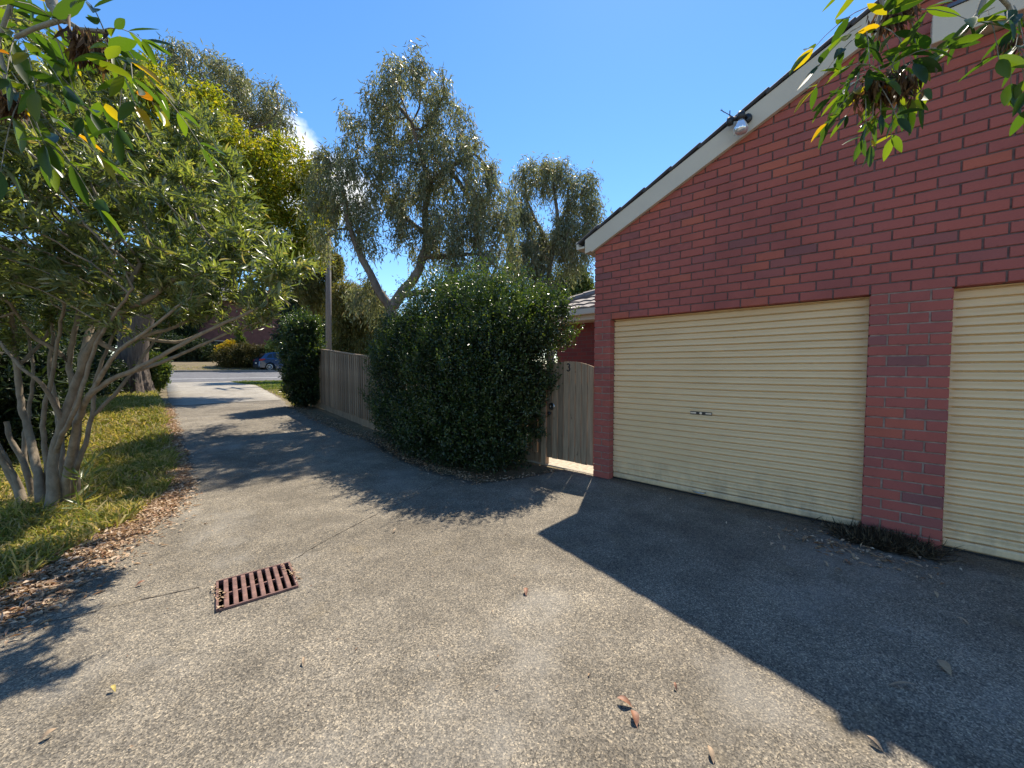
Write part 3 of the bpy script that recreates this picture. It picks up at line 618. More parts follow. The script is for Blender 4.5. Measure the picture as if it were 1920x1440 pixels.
for a, b in (((-gl/2, -gwid/2), (gl/2, -gwid/2+.012)), ((-gl/2, gwid/2-.012), (gl/2, gwid/2)), ((-gl/2, -gwid/2+.012), (-gl/2+.014, gwid/2-.012)), ((gl/2-.014, -gwid/2+.012), (gl/2, gwid/2-.012))):
    MB().box((*a, -.02), (*b, .016), .002).build('frame_edge', M['rust'], gr)
tm = MB().box((-.0125, -gwid/2+.013, -.02), (.0135, gwid/2-.013, .014), .003).mesh('bar'); tm.materials.append(M['rust'])
nb = 8
for i in range(nb): o = link(bpy.data.objects.new('bar', tm), gr); o.location = (-gl/2+.052+i*(gl-.104)/(nb-1), 0, 0)
for i in range(nb-1): x0 = -gl/2+.052+i*(gl-.104)/(nb-1)+.0137; MB().box((x0-.001, -.006, -.012), (x0+(gl-.104)/(nb-1)-.0254, .006, .007)).build('cross_tie', M['rust'], gr)
# ------------------------------------------------------------------ neighbouring brick house behind the gate
hx, hy0, hy1 = 7.35, -2.0, 5.35; hs_ = thing('brick_house', (hx, 3, 0), 'red brick house with grey brown tiled roof behind the gate', 'house')
t = NT('far red brickwork'); c = t.n('ShaderNodeTexCoord'); mpn = t.n('ShaderNodeMapping'); mpn.inputs['Rotation'].default_value = (math.pi/2, 0, math.pi/2); t.l(c.outputs['Object'], mpn.inputs[0])
sw = t.n('ShaderNodeSeparateXYZ'); t.l(c.outputs['Object'], sw.inputs[0]); cb = t.n('ShaderNodeCombineXYZ'); ad = t.n('ShaderNodeMath', operation='ADD'); t.l(sw.outputs[0], ad.inputs[0]); t.l(sw.outputs[1], ad.inputs[1]); t.l(ad.outputs[0], cb.inputs[0]); t.l(sw.outputs[2], cb.inputs[1])
bt = t.n('ShaderNodeTexBrick', i_Scale=1.0); bt.inputs['Brick Width'].default_value = .24; bt.inputs['Row Height'].default_value = .086; bt.inputs['Mortar Size'].default_value = .006
bt.inputs['Color1'].default_value = (.25, .05, .04, 1); bt.inputs['Color2'].default_value = (.19, .043, .04, 1); bt.inputs['Mortar'].default_value = (.14, .09, .075, 1)
t.l(cb.outputs[0], bt.inputs['Vector']); t.base(bt.outputs[0]); t.set(Roughness=.9); t.bump(bt.outputs['Fac'], -.6, .01); M['farbrick'] = t.m
HO = np.array([hx, 3, 0])
MB().box((0, hy0-3, -.1), (7, hy1-3, 2.56)).build('wall', M['farbrick'], hs_)
MB().box((-.40, hy0-3-.4, 2.44), (7.4, hy1-3+.4, 2.475)).build('eaves_lining', M['cream'], hs_)
MB().box((-.44, hy0-3-.4, 2.445), (-.405, hy1-3+.44, 2.62)).box((-.404, hy1-3+.405, 2.445), (7.4, hy1-3+.44, 2.62)).build('fascia', M['cream'], hs_)
MB().prism([(-.56, 2.55), (-.445, 2.55), (-.445, 2.64), (-.47, 2.64), (-.48, 2.575), (-.54, 2.575), (-.54, 2.66), (-.56, 2.66)], hy0-3-.4, hy1-3+.5, 1).build('gutter', M['cream'], hs_)
rp = .42; x0, x1, y0, y1 = -.5, 7.5, hy0-3-.5, hy1-3+.5; zr = 2.66; hw = (x1-x0)/2
V = [(x0, y0, zr), (x1, y0, zr), (x1, y1, zr), (x0, y1, zr), (x0+hw, y0+hw*.9, zr+hw*rp), (x0+hw, y1-hw*.9, zr+hw*rp)]
roof = MB().raw(V, [(0, 1, 4), (1, 2, 5, 4), (2, 3, 5), (3, 0, 4, 5), (3, 2, 1, 0)]).build('roof', M['tile2'], hs_)
ta = math.atan(rp); tl = .32; tm = MB()
nx_ = 5; prof = [(j/nx_*.30, .022*math.sin(math.pi*j/nx_)+.004) for j in range(nx_+1)]
tm.raw([(s*tl*1.1, p[0], p[1]+(0 if s else .022)) for s in (0, 1) for p in prof]+[(0, p[0], -.008) for p in prof], [(i+nx_+1, i+nx_+2, i+1, i) for i in range(nx_)]+[(i, i+1, 2*(nx_+1)+i+1, 2*(nx_+1)+i) for i in range(nx_)])
tme = tm.mesh('roof_tile'); tme.materials.append(M['tile2'])
for r in range(8):
    for c in range(17):
        y = y1-.45-c*.30; d = r*tl*math.cos(ta)
        if y+.3 > y1-d*.9-.05: continue
        o = link(bpy.data.objects.new('roof_tile', tme), roof); o.location = (x0+d, y, zr+d*rp+.012); o.rotation_euler = (0, -ta+.03, 0)
hp = [np.array(V[3])*(1-s)+np.array(V[5])*s+np.array([0, 0, .05]) for s in np.linspace(0, 1, 13)]
for a, b in zip(hp[:-1], hp[1:]): MB().tube([a, b], [.10, .085], 8).build('ridge_cap', M['tile2'], roof)
# ------------------------------------------------------------------ oleander beside the driveway (multi-stemmed)
B0 = np.array([-.36, 5.95, -.12])
def gp(px, py):
    c = on_ground(px, py); c[2] = -.03; return c
olines = [
 [B0, gp(96, 968), at(98, 905, 3.74), at(102, 850, 3.75), at(118, 790, 3.7), at(135, 735, 3.7), at(152, 690, 3.68), at(178, 635, 3.65), at(205, 590, 3.6), at(240, 540, 3.6), at(262, 495, 3.65)],
 [B0, gp(118, 958), at(126, 890, 3.8), at(138, 820, 3.7), at(150, 775, 3.6), at(163, 748, 3.5), at(190, 722, 3.45), at(240, 698, 3.42), at(300, 668, 3.4), at(350, 640, 3.4), at(405, 612, 3.4), at(455, 590, 3.4), at(500, 572, 3.4)],
 [at(178, 635, 3.65), at(215, 655, 3.75), at(262, 632, 3.9), at(320, 615, 4.0), at(385, 585, 4.1), at(440, 560, 4.15)],
 [B0, gp(78, 962), at(70, 890, 3.85), at(58, 830, 3.95), at(40, 765, 4.0), at(30, 690, 4.0), at(24, 630, 4.0), at(12, 570, 4.0), at(0, 520, 4.0)],
 [B0, gp(55, 962), at(30, 905, 3.85), at(2, 855, 3.8), at(-25, 780, 3.9), at(-40, 700, 4.0)],
 [B0, gp(66, 950), at(48, 880, 4.0), at(18, 825, 4.0), at(12, 790, 4.0)],
 [B0, gp(135, 945), at(140, 880, 4.1), at(146, 800, 4.1), at(140, 740, 4.1), at(128, 680, 4.1), at(140, 620, 4.1), at(150, 560, 4.2), at(160, 500, 4.3)],
 [at(128, 680, 4.1), at(100, 655, 4.0), at(60, 630, 3.9), at(40, 600, 3.8), at(20, 570, 3.7)],
 [at(152, 690, 3.68), at(170, 620, 3.9), at(190, 560, 4.1), at(210, 490, 4.3), at(230, 430, 4.4)],
 [at(205, 590, 3.6), at(260, 570, 3.5), at(320, 530, 3.45), at(380, 490, 3.5), at(430, 450, 3.6)],
]
olines += [[at(240, 698, 3.42), at(300, 680, 3.6), at(370, 650, 3.7), at(440, 620, 3.75), at(500, 600, 3.8)], [at(262, 632, 3.9), at(330, 640, 4.1), at(400, 615, 4.3), at(470, 590, 4.4)], [at(163, 748, 3.5), at(220, 660, 3.3), at(290, 610, 3.2), at(360, 560, 3.2)],
 [at(30, 690, 4.0), at(80, 640, 4.2), at(110, 580, 4.3)], [at(118, 790, 3.7), at(80, 720, 3.5), at(40, 690, 3.4), at(0, 640, 3.4)]]
RL = [(.054, .018), (.042, .011), (.024, .010), (.046, .016), (.05, .02), (.04, .02), (.046, .016), (.028, .012), (.04, .014), (.03, .012), (.02, .008), (.02, .008), (.022, .009), (.022, .01), (.024, .01)]
olines += [[B0, gp(108, 950), at(118, 860, 3.95), at(105, 770, 4.05), at(92, 690, 4.1), at(98, 610, 4.2), at(85, 540, 4.3)], [B0, gp(88, 955), at(88, 870, 3.9), at(80, 800, 3.85), at(95, 720, 3.8), at(108, 640, 3.7), at(120, 570, 3.6)],
 [B0, gp(126, 950), at(150, 860, 3.9), at(172, 780, 3.95), at(185, 700, 4.0), at(215, 620, 4.1), at(260, 550, 4.2)], [B0, gp(70, 945), at(45, 860, 4.1), at(52, 780, 4.2), at(62, 700, 4.2), at(50, 620, 4.3)], [B0, gp(60, 955), at(20, 890, 3.8), at(-15, 830, 3.7), at(-30, 760, 3.7)],
 [at(172, 780, 3.95), at(230, 720, 4.1), at(280, 650, 4.3), at(330, 590, 4.5), at(380, 540, 4.6)], [at(102, 850, 3.75), at(140, 770, 3.5), at(165, 680, 3.4), at(200, 610, 3.3), at(250, 540, 3.2)]]
RL += [(.032, .012), (.03, .012), (.03, .011), (.03, .012), (.032, .014), (.02, .009), (.024, .010)]
rng = np.random.default_rng(21); P2, par2, TH = stems(olines, RL, rng, .07, .004)
ols = [(-.45, 6.1, 3.05, 1.75, 1.6, 1.35, 1), (.35, 5.2, 2.85, 1.25, 1.15, 1.05, 1), (.75, 4.6, 2.5, .85, .75, .55, 1.1), (-.7, 5.2, 3.3, 1.2, 1.1, 1.25, 1), (.2, 6.6, 3.2, 1.3, 1.2, 1.2, .9), (.2, 5.9, 3.9, 1.2, 1.1, .8, 1), (1.0, 3.55, 2.25, .4, .5, .28, .5), (.9, 4.0, 2.3, .5, .5, .35, .6), (-.9, 6.2, 4.2, 1.2, 1.1, .7, 1), (-.9, 6.6, 2.2, .9, .9, .6, .9), (-.6, 5.0, 2.5, .8, .7, .5, 1)]
A = lobes(rng, ols, 3300, .2); A = A[A[:, 2] > 1.72+.16*np.clip(A[:, 0], 0, 2)+.12*np.sin(A[:, 0]*5)*np.sin(A[:, 1]*4)]
Po, paro = colonize(rng, P2, par2, A, .105, .15, .8, 90, .05); ro, cnto = pipe(Po, paro, .0036, .06); ro[:len(TH)] = TH; cl_ = cnto.copy(); cl_[:len(TH)] = 99
ole = thing('oleander_shrub', B0, 'tall multi-stemmed oleander arching over the driveway edge', 'shrub'); Pl = Po-B0
add('trunk', wood_mesh('trunk', Pl, paro, ro, 8), M['bark_ole'], ole)
C, d = at_tips(rng, Pl, paro, cl_, 3, 6000, .03); per = 13; C = np.repeat(C, per, 0)+rng.normal(size=(6000*per, 3))*.012; d = np.repeat(d, per, 0)   # leaves in whorls round the shoot ends
C -= d*(rng.random((len(C), 1))*.09); rad = rng.normal(size=C.shape); rad -= d*(rad*d).sum(1, keepdims=True); D = d*.75+unit(rad)*.75+rng.normal(size=C.shape)*.2+[0, 0, .08]
C2, d2 = at_tips(rng, Pl, paro, cl_, 4, 14000, .05); C = np.concatenate([C, C2]); D = np.concatenate([D, d2*.6+rng.normal(size=C2.shape)*.6])
add('crown', leaves('crown', rng, C, D,   .100*(.55+.75*rng.random(len(C))), .018*(.7+.6*rng.random(len(C))), .2, True), M['l_ole'], ole)
print('oleander leaves', len(C), 'nodes', len(Po))
# suckers at the oleander's foot
for (px, py, dd, s) in ((150, 900, 3.75, 1), (165, 800, 4.6, .8)):
    c = at(px, py, dd); c[2] = 0 if py > 850 else 0.02; n = 16
    C = np.stack([rng.normal(size=n)*.02, rng.normal(size=n)*.02, .05+rng.random(n)*.42*s], 1); D = rng.normal(size=(n, 3))*[1, 1, .2]+[0, 0, .7]
    o = tag(add('oleander_sucker', leaves('oleander_sucker', rng, np.concatenate([C, [[0, 0, 0]]*4]), np.concatenate([D, rng.normal(size=(4, 3))*.1+[0, 0, 1.]]), np.r_[np.full(n, .17), np.full(4, .45)], np.r_[np.full(n, .026), np.full(4, .012)], .2, True), M['l_ole']),
        ['leafy young shoot standing at the foot of the oleander stems', 'leafy young shoot in the grass behind the oleander stems'][s < 1], 'plant'); o.location = c
# ------------------------------------------------------------------ hedge in front of the gate, dark column shrub
def hedge(name, label, blobs, n, leaf, Ln, Wd, stems, seed, base, zmin=.03, inner=.6):
    rng = np.random.default_rng(seed); h = thing(name, base, label, 'hedge'); b = MB()
    for s in stems: b.tube(s, np.linspace(.022, .008, len(s)), 6)
    b.build('stem', M['bark_ole'], h, True)
    B = np.array(blobs); area = (B[:, 3]*B[:, 4]*B[:, 5])**(2/3); k = rng.choice(len(B), n, p=area/area.sum())
    d = unit(rng.normal(size=(n, 3))); r = 1-inner*rng.random(n)**1.3; bump = 1+.07*np.sin(d[:, 0]*9+k)*np.sin(d[:, 1]*8+k*2)+.05*np.sin(d[:, 2]*13+k*3)
    C = B[k, :3]+np.sign(d)*np.abs(d)**.72*B[k, 3:6]*(r*bump)[:, None]+rng.normal(size=(n, 3))*.02; C = C+d*(.11*np.sin(C[:, :1]*7+1)*np.sin(C[:, 1:2]*6)*np.sin(C[:, 2:]*6.5+2)+.06*np.sin(C[:, 1:2]*15+C[:, 2:]*9)*np.sin(C[:, 2:]*14)); C[:, 2] = np.where(C[:, 2] < zmin, zmin+rng.random(n)*.3, C[:, 2])
    D = d*.7+rng.normal(size=(n, 3))*.6+[0, 0, .45]
    fo = add('foliage', leaves('foliage', rng, C, D, Ln*(.6+.8*rng.random(n)), Wd*(.6+.8*rng.random(n)), .2), M[leaf], h)
    # shoots standing proud of the clipped surface
    m_ = n//26; j = np.argsort(-r+rng.random(n)*.05)[:m_]; j = j[C[j, 2] > .4]; S_ = np.repeat(C[j], 7, 0); q = np.tile(np.linspace(0, 1, 7), len(j))[:, None]; dd = np.repeat(unit(d[j]*.5+[0, 0, .9]+rng.normal(size=(len(j), 3))*.25), 7, 0)
    S_ = S_+dd*q*np.repeat((.07+.12*rng.random((len(j), 1)))*(.6+.35*C[j, 2:3]), 7, 0); DD = dd*.5+rng.normal(size=S_.shape)*.7
    add('shoots', leaves('shoots', rng, S_, DD, Ln*(.7+.6*rng.random(len(S_))), Wd*(.7+.6*rng.random(len(S_)))), M['l_hedge2'], h)
    return h
HB = [(.35, -.42, 1.05, .75, 1.0, 1.12), (.45, .75, 1.1, .85, 1.15, 1.2), (.55, -.93, 1.6, .62, .55, .82), (.65, -.35, 2.05, .70, .75, .78), (.75, .75, 2.15, .75, .8, .82), (.55, 1.6, 1.1, .65, .8, 1.05), (.65, 1.75, 1.9, .6, .65, .55), (.9, -1.1, 2.1, .5, .5, .45), (.25, -.80, .6, .5, .55, .6), (.15, .1, .55, .55, .9, .6)]
hedge('clipped_hedge', 'large rounded dark green hedge bulging into the driveway beside the gate', HB, 250000, 'l_hedge', .040, .021,
      [[(.45+.25*math.cos(a), .1+.9*math.sin(a), 0), (.43+.3*math.cos(a+.3), .1+1.0*math.sin(a+.1), .7), (.55+.35*math.cos(a), .15+1.1*math.sin(a), 1.5)] for a in np.linspace(0, 5.6, 6)], 31, (3.55, 4.75, 0))
hedge('dark_shrub', 'narrow upright dark green shrub at the far end of the paling fence', [(0, 0, 1.25, .40, .42, 1.1), (.05, .05, .6, .40, .42, .62), (0, .0, 1.95, .36, .38, .42), (-.1, -.1, 1.1, .40, .36, .5)], 52000, 'l_hedge', .055, .03, [[(.05*i-.1, .03*i, -.1), (.05*i-.1, .02*i, 1.6)] for i in range(5)], 32, (3.80, 11.15, float(gz(11.15))))
# ------------------------------------------------------------------ gum trees and the others
g = lambda x, y: (x, y, float(gz(y))-.05)
a1 = lambda px, py, d: at(px, py, d*.84)
T0 = a1(738, 690, 12.0); T0 = np.array(g(T0[0], T0[1]))
tree('gum_tree', 'tall forked gum tree with drooping grey green leaves behind the hedge', 'tree',
 [[T0, a1(737, 625, 12), a1(733, 582, 12), a1(712, 548, 11.9), a1(692, 512, 11.8), a1(675, 475, 11.8), a1(660, 435, 11.7), a1(648, 395, 11.7), a1(640, 350, 11.6)],
  [a1(733, 582, 12), a1(752, 555, 12.1), a1(778, 520, 12.2), a1(793, 482, 12.3), a1(800, 440, 12.4), a1(798, 400, 12.4), a1(805, 350, 12.4), a1(790, 290, 12.3), a1(770, 230, 12.2)],
  [a1(752, 555, 12.1), a1(790, 548, 11.8), a1(830, 540, 11.6), a1(870, 545, 11.4)], [a1(793, 482, 12.3), a1(850, 482, 12.2), a1(900, 478, 12), a1(930, 500, 12)],
  [a1(800, 440, 12.4), a1(750, 400, 12.8), a1(700, 350, 13)], [a1(805, 350, 12.4), a1(850, 310, 12), a1(890, 285, 12)]],
 [(*q_[:3], *[v*.84 for v in q_[3:6]], *q_[6:]) for q_ in [(*a1(765, 180, 12.2), 1.25, 1.4, 1.3), (*a1(695, 250, 12.2), .95, 1.1, .9), (*a1(835, 235, 12.2), .85, 1.0, 1.1), (*a1(648, 350, 11.8), 1.0, 1.2, 1.0), (*a1(770, 330, 12.3), 1.3, 1.5, .95), (*a1(715, 190, 12.3), .5, .6, .5, .7), (*a1(595, 360, 11.8), .55, .6, .6, .8), (*a1(880, 320, 12), 1.0, 1.0, 1.15), (*a1(900, 390, 12), 1.0, 1.0, .9), (*a1(720, 415, 11.9), .9, .9, .7, .7), (*a1(850, 430, 12), 1.15, 1.15, .8), (*a1(620, 300, 12), .55, .6, .55), (*a1(890, 480, 11.8), .8, .8, .45, .8), (*a1(640, 420, 11.9), .65, .6, .5), (*a1(800, 470, 12.4), .8, .8, .5, .5), (*a1(870, 520, 11.8), .9, .9, .5, .9), (*a1(930, 500, 12.5), .7, .8, .7, .8), (*a1(690, 560, 12.5), .8, .8, .45, .6), (*a1(610, 450, 12.2), .6, .6, .6, .8), (*a1(925, 430, 12.2), .8, .8, .8, .9), (*a1(950, 390, 12.4), .5, .5, .5, .8)]],
 1500, .20, .25, 1.4, .008, .23, 'bark_euc', 'l_euc', 17500, .10, .15, .026, .75, 3, 41, .03, .3, 26000, .45, k=10, radii=[(.21, .045), (.155, .04), (.09, .03), (.08, .025), (.09, .03), (.08, .03)])
T1 = at(1035, 690, 14.5); T1 = np.array(g(T1[0], T1[1]))
tree('gum_tree', 'smaller weeping gum tree standing between the hedge and the garage corner', 'tree',
 [[T1, at(1030, 640, 14.5), at(1028, 560, 14.5), at(1034, 480, 14.5), at(1045, 420, 14.5), at(1038, 350, 14.5)], [at(1034, 480, 14.5), at(1000, 400, 14.4), at(985, 360, 14.4)], [at(1045, 420, 14.5), at(1080, 370, 14.6)]],
 [(*at(1010, 530, 14.4), .9, .9, .5, .8), (*at(965, 490, 14.4), .7, .7, .6, .8), (*at(1003, 325, 14.4), .8, .9, .7), (*at(1092, 365, 14.6), .75, .8, 1.05), (*at(975, 405, 14.4), .75, .8, .6), (*at(1110, 400, 14.6), .4, .5, .5), (*at(1060, 450, 14.5), 1.15, 1.15, .9), (*at(1000, 480, 14.4), .85, .85, .8), (*at(1090, 440, 14.6), .6, .6, .8), (*at(1045, 320, 14.5), .45, .5, .5, .6)],
 800, .24, .30, 1.6, .008, .15, 'bark_euc', 'l_euc', 10000, .12, .18, .032, .8, 3, 42, .02, .3, 16000, .75, radii=[(.2, .05), (.09, .03), (.08, .03)])
T2 = at(262, 690, 18); T2 = np.array(g(T2[0], T2[1]))
tree('gum_tree', 'sparse grey gum tree rising above the golden tree', 'tree',
 [[T2, at(275, 560, 18), at(300, 420, 18), at(350, 300, 18), at(400, 210, 18)], [at(350, 300, 18), at(430, 260, 17.6), at(500, 230, 17.4)]],
 [(*at(385, 150, 18), 1.9, 1.8, 1.5), (*at(455, 180, 17.8), 1.7, 1.6, 1.2), (*at(515, 190, 17.5), .9, .9, 1.0), (*at(430, 230, 18), 2.2, 2, 1.0), (*at(530, 235, 17.4), .6, .6, .5)],
 600, .34, .42, 2.4, .010, .20, 'bark_euc', 'l_euc', 6500, .16, .24, .040, .7, 3, 43, .02, .3, 8000, .6, radii=[(.25, .06), (.1, .04)])
tree('golden_ash', 'broad golden green tree with shaggy trunk at the left of the driveway', 'tree',
 [[g(.85, 19.3), (.9, 19.3, 1.3), (1.0, 19.2, 2.6), (1.3, 19.0, 4.0), (1.8, 18.6, 5.6), (2.2, 18.4, 7.5)], [(1.0, 19.2, 2.6), (.2, 19, 4.2), (-.8, 18.6, 5.8)], [(1.3, 19., 4.), (2.6, 18.5, 5.4), (4.0, 18.2, 6.2)]],
 [(*at(330, 260, 13.6), 2.2, 2.2, 2.0), (*at(440, 330, 14.0), 2.1, 2.0, 1.8), (*at(540, 350, 14.5), 1.7, 1.6, 1.55), (*at(585, 395, 14.6), .85, .8, 1.05), (*at(250, 240, 13.4), 2.2, 2.2, 2.1), (*at(480, 430, 14.2), 1.9, 1.8, 1.4), (*at(130, 260, 13.5), 2.2, 2.2, 2.0), (*at(560, 470, 14.4), 1.2, 1.0, .9)],
 1300, .36, .44, 2.0, .010, .38, 'bark_shag', 'l_ash', 80000, .22, .17, .058, .25, 3, 44, .02, .35, k=12)
sh = bpy.data.objects['golden_ash']; V, F = [], []; kk, nn = 56, 40; trr = np.random.default_rng(91); ph = trr.random((5, 3))*6
for i in range(nn):
    z = i/(nn-1)*4.2; rad = .40+.30*math.exp(-z/.45)-.02*z
    for j in range(kk):
        a = 2*math.pi*j/kk; w_ = .05*math.sin(9*a+1.3*math.sin(z*1.1+ph[0, 0]))+.035*math.sin(17*a+z*.8+ph[1, 0]*math.sin(z*.7))+.03*math.sin(5*a+ph[2, 0])+.018*trr.normal()
        rr = rad*(1+w_*1.3); V.append((rr*math.cos(a)+.03*z, rr*math.sin(a), z-.1))
F = [(i*kk+j, i*kk+(j+1) % kk, (i+1)*kk+(j+1) % kk, (i+1)*kk+j) for i in range(nn-1) for j in range(kk)]
me = bpy.data.meshes.new('shaggy_bark'); me.from_pydata(V, [], F); add('shaggy_bark', me, M['bark_shag'], sh)
tw = at(685, 690, 25); tw = np.array(g(tw[0], tw[1]))
tree('weeping_tree', 'low weeping olive brown tree beside the utility pole', 'tree', [[tw, at(685, 640, 25), at(675, 585, 25), at(668, 555, 25)]],
 [(*at(668, 555, 25), 1.5, 1.5, 1.0), (*at(705, 575, 24.6), 1.1, 1.1, .8), (*at(640, 570, 25), .9, .9, .9), (*at(655, 610, 24.6), 1.2, 1.1, .8), (*at(690, 620, 25), 1.1, 1.1, .8), (*at(645, 650, 24.6), 1.3, 1.0, .8), (*at(690, 655, 24.6), 1.2, 1.0, .7)],
 330, .3, .38, 1.8, .012, .14, 'bark_euc', 'l_weep', 16000, .2, .24, .055, .8, 3, 45, 0, .3, 15000, 1.2)
tv = at(583, 690, 26); tv = np.array(g(tv[0], tv[1]))
tree('olive_tree', 'loose olive leaved tree hanging over the dark shrub', 'tree', [[tv, at(585, 600, 26), at(590, 520, 26), at(585, 470, 26)]],
 [(*at(590, 470, 26), 1.2, 1.2, 1.3), (*at(615, 510, 26), .8, .8, .9), (*at(560, 500, 26), 1.0, 1.0, 1.3), (*at(590, 550, 26), 1.3, 1.1, 1.0)],
 260, .34, .42, 1.8, .012, .15, 'bark_euc', 'l_weep', 15000, .24, .26, .06, .6, 3, 46, 0, .3, 9000, .8)
# trees and shrubs across the road
def clump(name, label, cat, base, ls, n, leaf, Ln, Wd, seed, trunk_h=1.0, rt=.15, droop=.1, group=None, per=10, spread=.22, step=.5):
    b = np.array(g(*base)); return tree(name, label, cat, [[b, b+[0, 0, trunk_h*.5], b+[.05, 0, trunk_h]]], [(b[0]+l[0], b[1]+l[1], b[2]+l[2], *l[3:]) for l in ls], n, step, step*1.3, step*5, .012, rt, 'bark_euc', leaf, per, spread, Ln, Wd, droop, 3, seed, group=group)
p = at(572, 690, 38); clump('conifer', 'dark green conifer standing behind the parked car', 'tree', (p[0], p[1]), [(0, 0, 3.2, 2.4, 2.2, 2.8), (0, 0, 6.5, 2.0, 1.9, 2.8), (.2, 0, 10, 1.4, 1.3, 2.6), (1.2, 0, 4, 1.8, 1.5, 3)], 360, 'l_dark', .36, .14, 51, 4, .25, .4, None, 32000, .40, .6)
p = at(355, 690, 37.5); clump('dark_bush', 'spreading dark green bush left of the yellow flowering shrub', 'shrub', (p[0], p[1]), [(0, 0, 1.1, 2.4, 1.2, 1.3), (-1.8, .3, 1.4, 1.6, 1.2, 1.6), (1.2, 0, .9, 1.2, .9, 1.0)], 170, 'l_dark', .20, .09, 52, .8, .08, .0, None, 22000, .25, .4)
p = at(450, 690, 35.2); clump('olive_bush', 'rounded olive green bush beneath the yellow blossom', 'shrub', (p[0], p[1]), [(0, 0, .95, 1.9, 1.0, 1.1), (1.6, .2, 1.0, 1.4, 1.0, 1.15), (-.9, 0, .6, 1.0, .8, .8), (.3, .1, 1.7, .9, .7, .5)], 230, 'l_olive', .14, .07, 53, .6, .07, .0, None, 26000, .2, .33)
p = at(428, 690, 34.9); y_ = clump('yellow_shrub', 'bright yellow flowering shrub across the road', 'shrub', (p[0], p[1]), [(-.35, 0, 1.35, .75, .5, .45), (.25, .1, 1.9, .65, .5, .5), (-.2, 0, 1.6, .8, .5, .4)], 80, 'l_yel', .14, .12, 54, .9, .05, .0, None, 3600, .12, .25)
p = at(452, 690, 36.2); clump('lime_conifer', 'small lime green pointed conifer behind the yellow blossom', 'shrub', (p[0], p[1]), [(0, 0, 2.0, .6, .5, .9), (0, 0, 2.9, .32, .3, .55)], 60, 'l_mid', .16, .08, 55, 1.4, .05, -.3, None, 5000, .12, .25)
p = at(520, 690, 36.6); clump('pale_shrub', 'pale lime leaved shrub rising behind the blue car', 'shrub', (p[0], p[1]), [(0, 0, 2.2, .95, .7, .9), (.4, 0, 3.0, .55, .5, .6), (-.3, 0, 1.5, .7, .6, .8)], 90, 'l_pale', .2, .13, 56, 1.2, .06, .1, None, 2600, .18, .3)
far = clump('street_tree', 'tall dark tree behind the brick house across the road', 'tree', (9, 66), [(0, 0, 8, 4.2, 3.6, 3.6), (1.6, 0, 11, 3, 2.8, 3), (-2, 0, 6, 3, 2.6, 2.6)], 330, 'l_dark', .5, .22, 57, 5, .35, .2, 'trees beyond the road', 40000, .6, .9)
for i, (px, dd, s, lab) in enumerate(((300, 50, 1.0, 'tall dark tree behind the left end of the brick house'), (640, 60, .75, 'dark tree on the skyline beyond the utility pole'), (740, 62, .62, 'low dark tree on the skyline behind the forked gum'), (830, 66, .66, 'dark tree on the skyline beyond the hedge top'), (920, 70, .6, 'distant dark tree between the two gums'), (150, 46, .9, 'dark tree across the road behind the shaggy trunk'), (30, 44, .95, 'dark tree across the road behind the boundary fence'))):
    c = copy_tree(far); q = at(px, 690, dd); c.location = g(q[0], q[1]); c.scale = (s, s, s); c.rotation_euler.z = 1.3*i+.7; c['label'] = lab
for i, (px, dd, s, lab) in enumerate(((335, 41, .55, 'dark tree in front of the brick house beyond the road'), (60, 36, .5, 'low dark tree across the road left of the shaggy trunk'), (200, 38, .5, 'low dark tree across the road right behind the shaggy trunk'))):
    c = copy_tree(far); q = at(px, 690, dd); c.location = g(q[0], q[1]); c.scale = (s, s, s*.8); c.rotation_euler.z = 2.1*i+.3; c['label'] = lab
p = at(1078, 690, 22); clump('round_tree', 'dense rounded green tree above the tiled house roof', 'tree', (p[0], p[1]), [(0, 0, 4.4, 1.7, 1.7, 2.1), (-.5, 0, 5.9, .9, .9, 1.1), (.5, 0, 3.2, 1.6, 1.5, 1.7), (-1.2, 0, 3.2, 1.3, 1.3, 1.6)], 190, 'l_mid', .17, .085, 58, 2.2, .16, .1, None, 40000, .25, .35)
p = at(288, 690, 14.6); clump('glossy_shrub', 'bright green leafy shrub with pale flowers beside the shaggy trunk', 'shrub', (p[0], p[1]), [(0, 0, .65, .42, .5, .65), (.12, 0, 1.15, .4, .4, .4), (-.1, .1, .4, .4, .4, .45)], 150, 'l_mid', .12, .04, 59, .3, .02, -.2, None, 9000, .07, .13)
for i, (x, y, h, lab) in enumerate(((-.62, 9.6, 1.5, 'dark leafy bush against the boundary fence behind the oleander stems'), (-.5, 12.2, 2.1, 'taller dark bush against the boundary fence farther along'), (-.5, 15.2, 2.3, 'dark bush against the boundary fence near the shaggy trunk'))):
    clump('fence_bush', lab, 'shrub', (x, y), [(0, 0, h*.45, .5, 1.3, h*.5), (.05, .6, h*.8, .45, .9, h*.45), (0, -.7, h*.6, .42, .9, h*.5)], 190, 'l_dark', .13, .035, 80+i, .4, .03, -.1, None, 15000, .1, .2)
p = at(225, 690, 13.2); clump('dark_undergrowth', 'dark leafy undergrowth between the boundary fence and the shaggy trunk', 'shrub', (p[0]-.3, p[1]), [(0, 0, .6, .55, .9, .7), (-.4, -1.2, .5, .45, .9, .6), (-.2, 1, .8, .5, .9, .9)], 150, 'l_dark', .14, .045, 60, .3, .02, -.1, None, 14000, .12, .18)
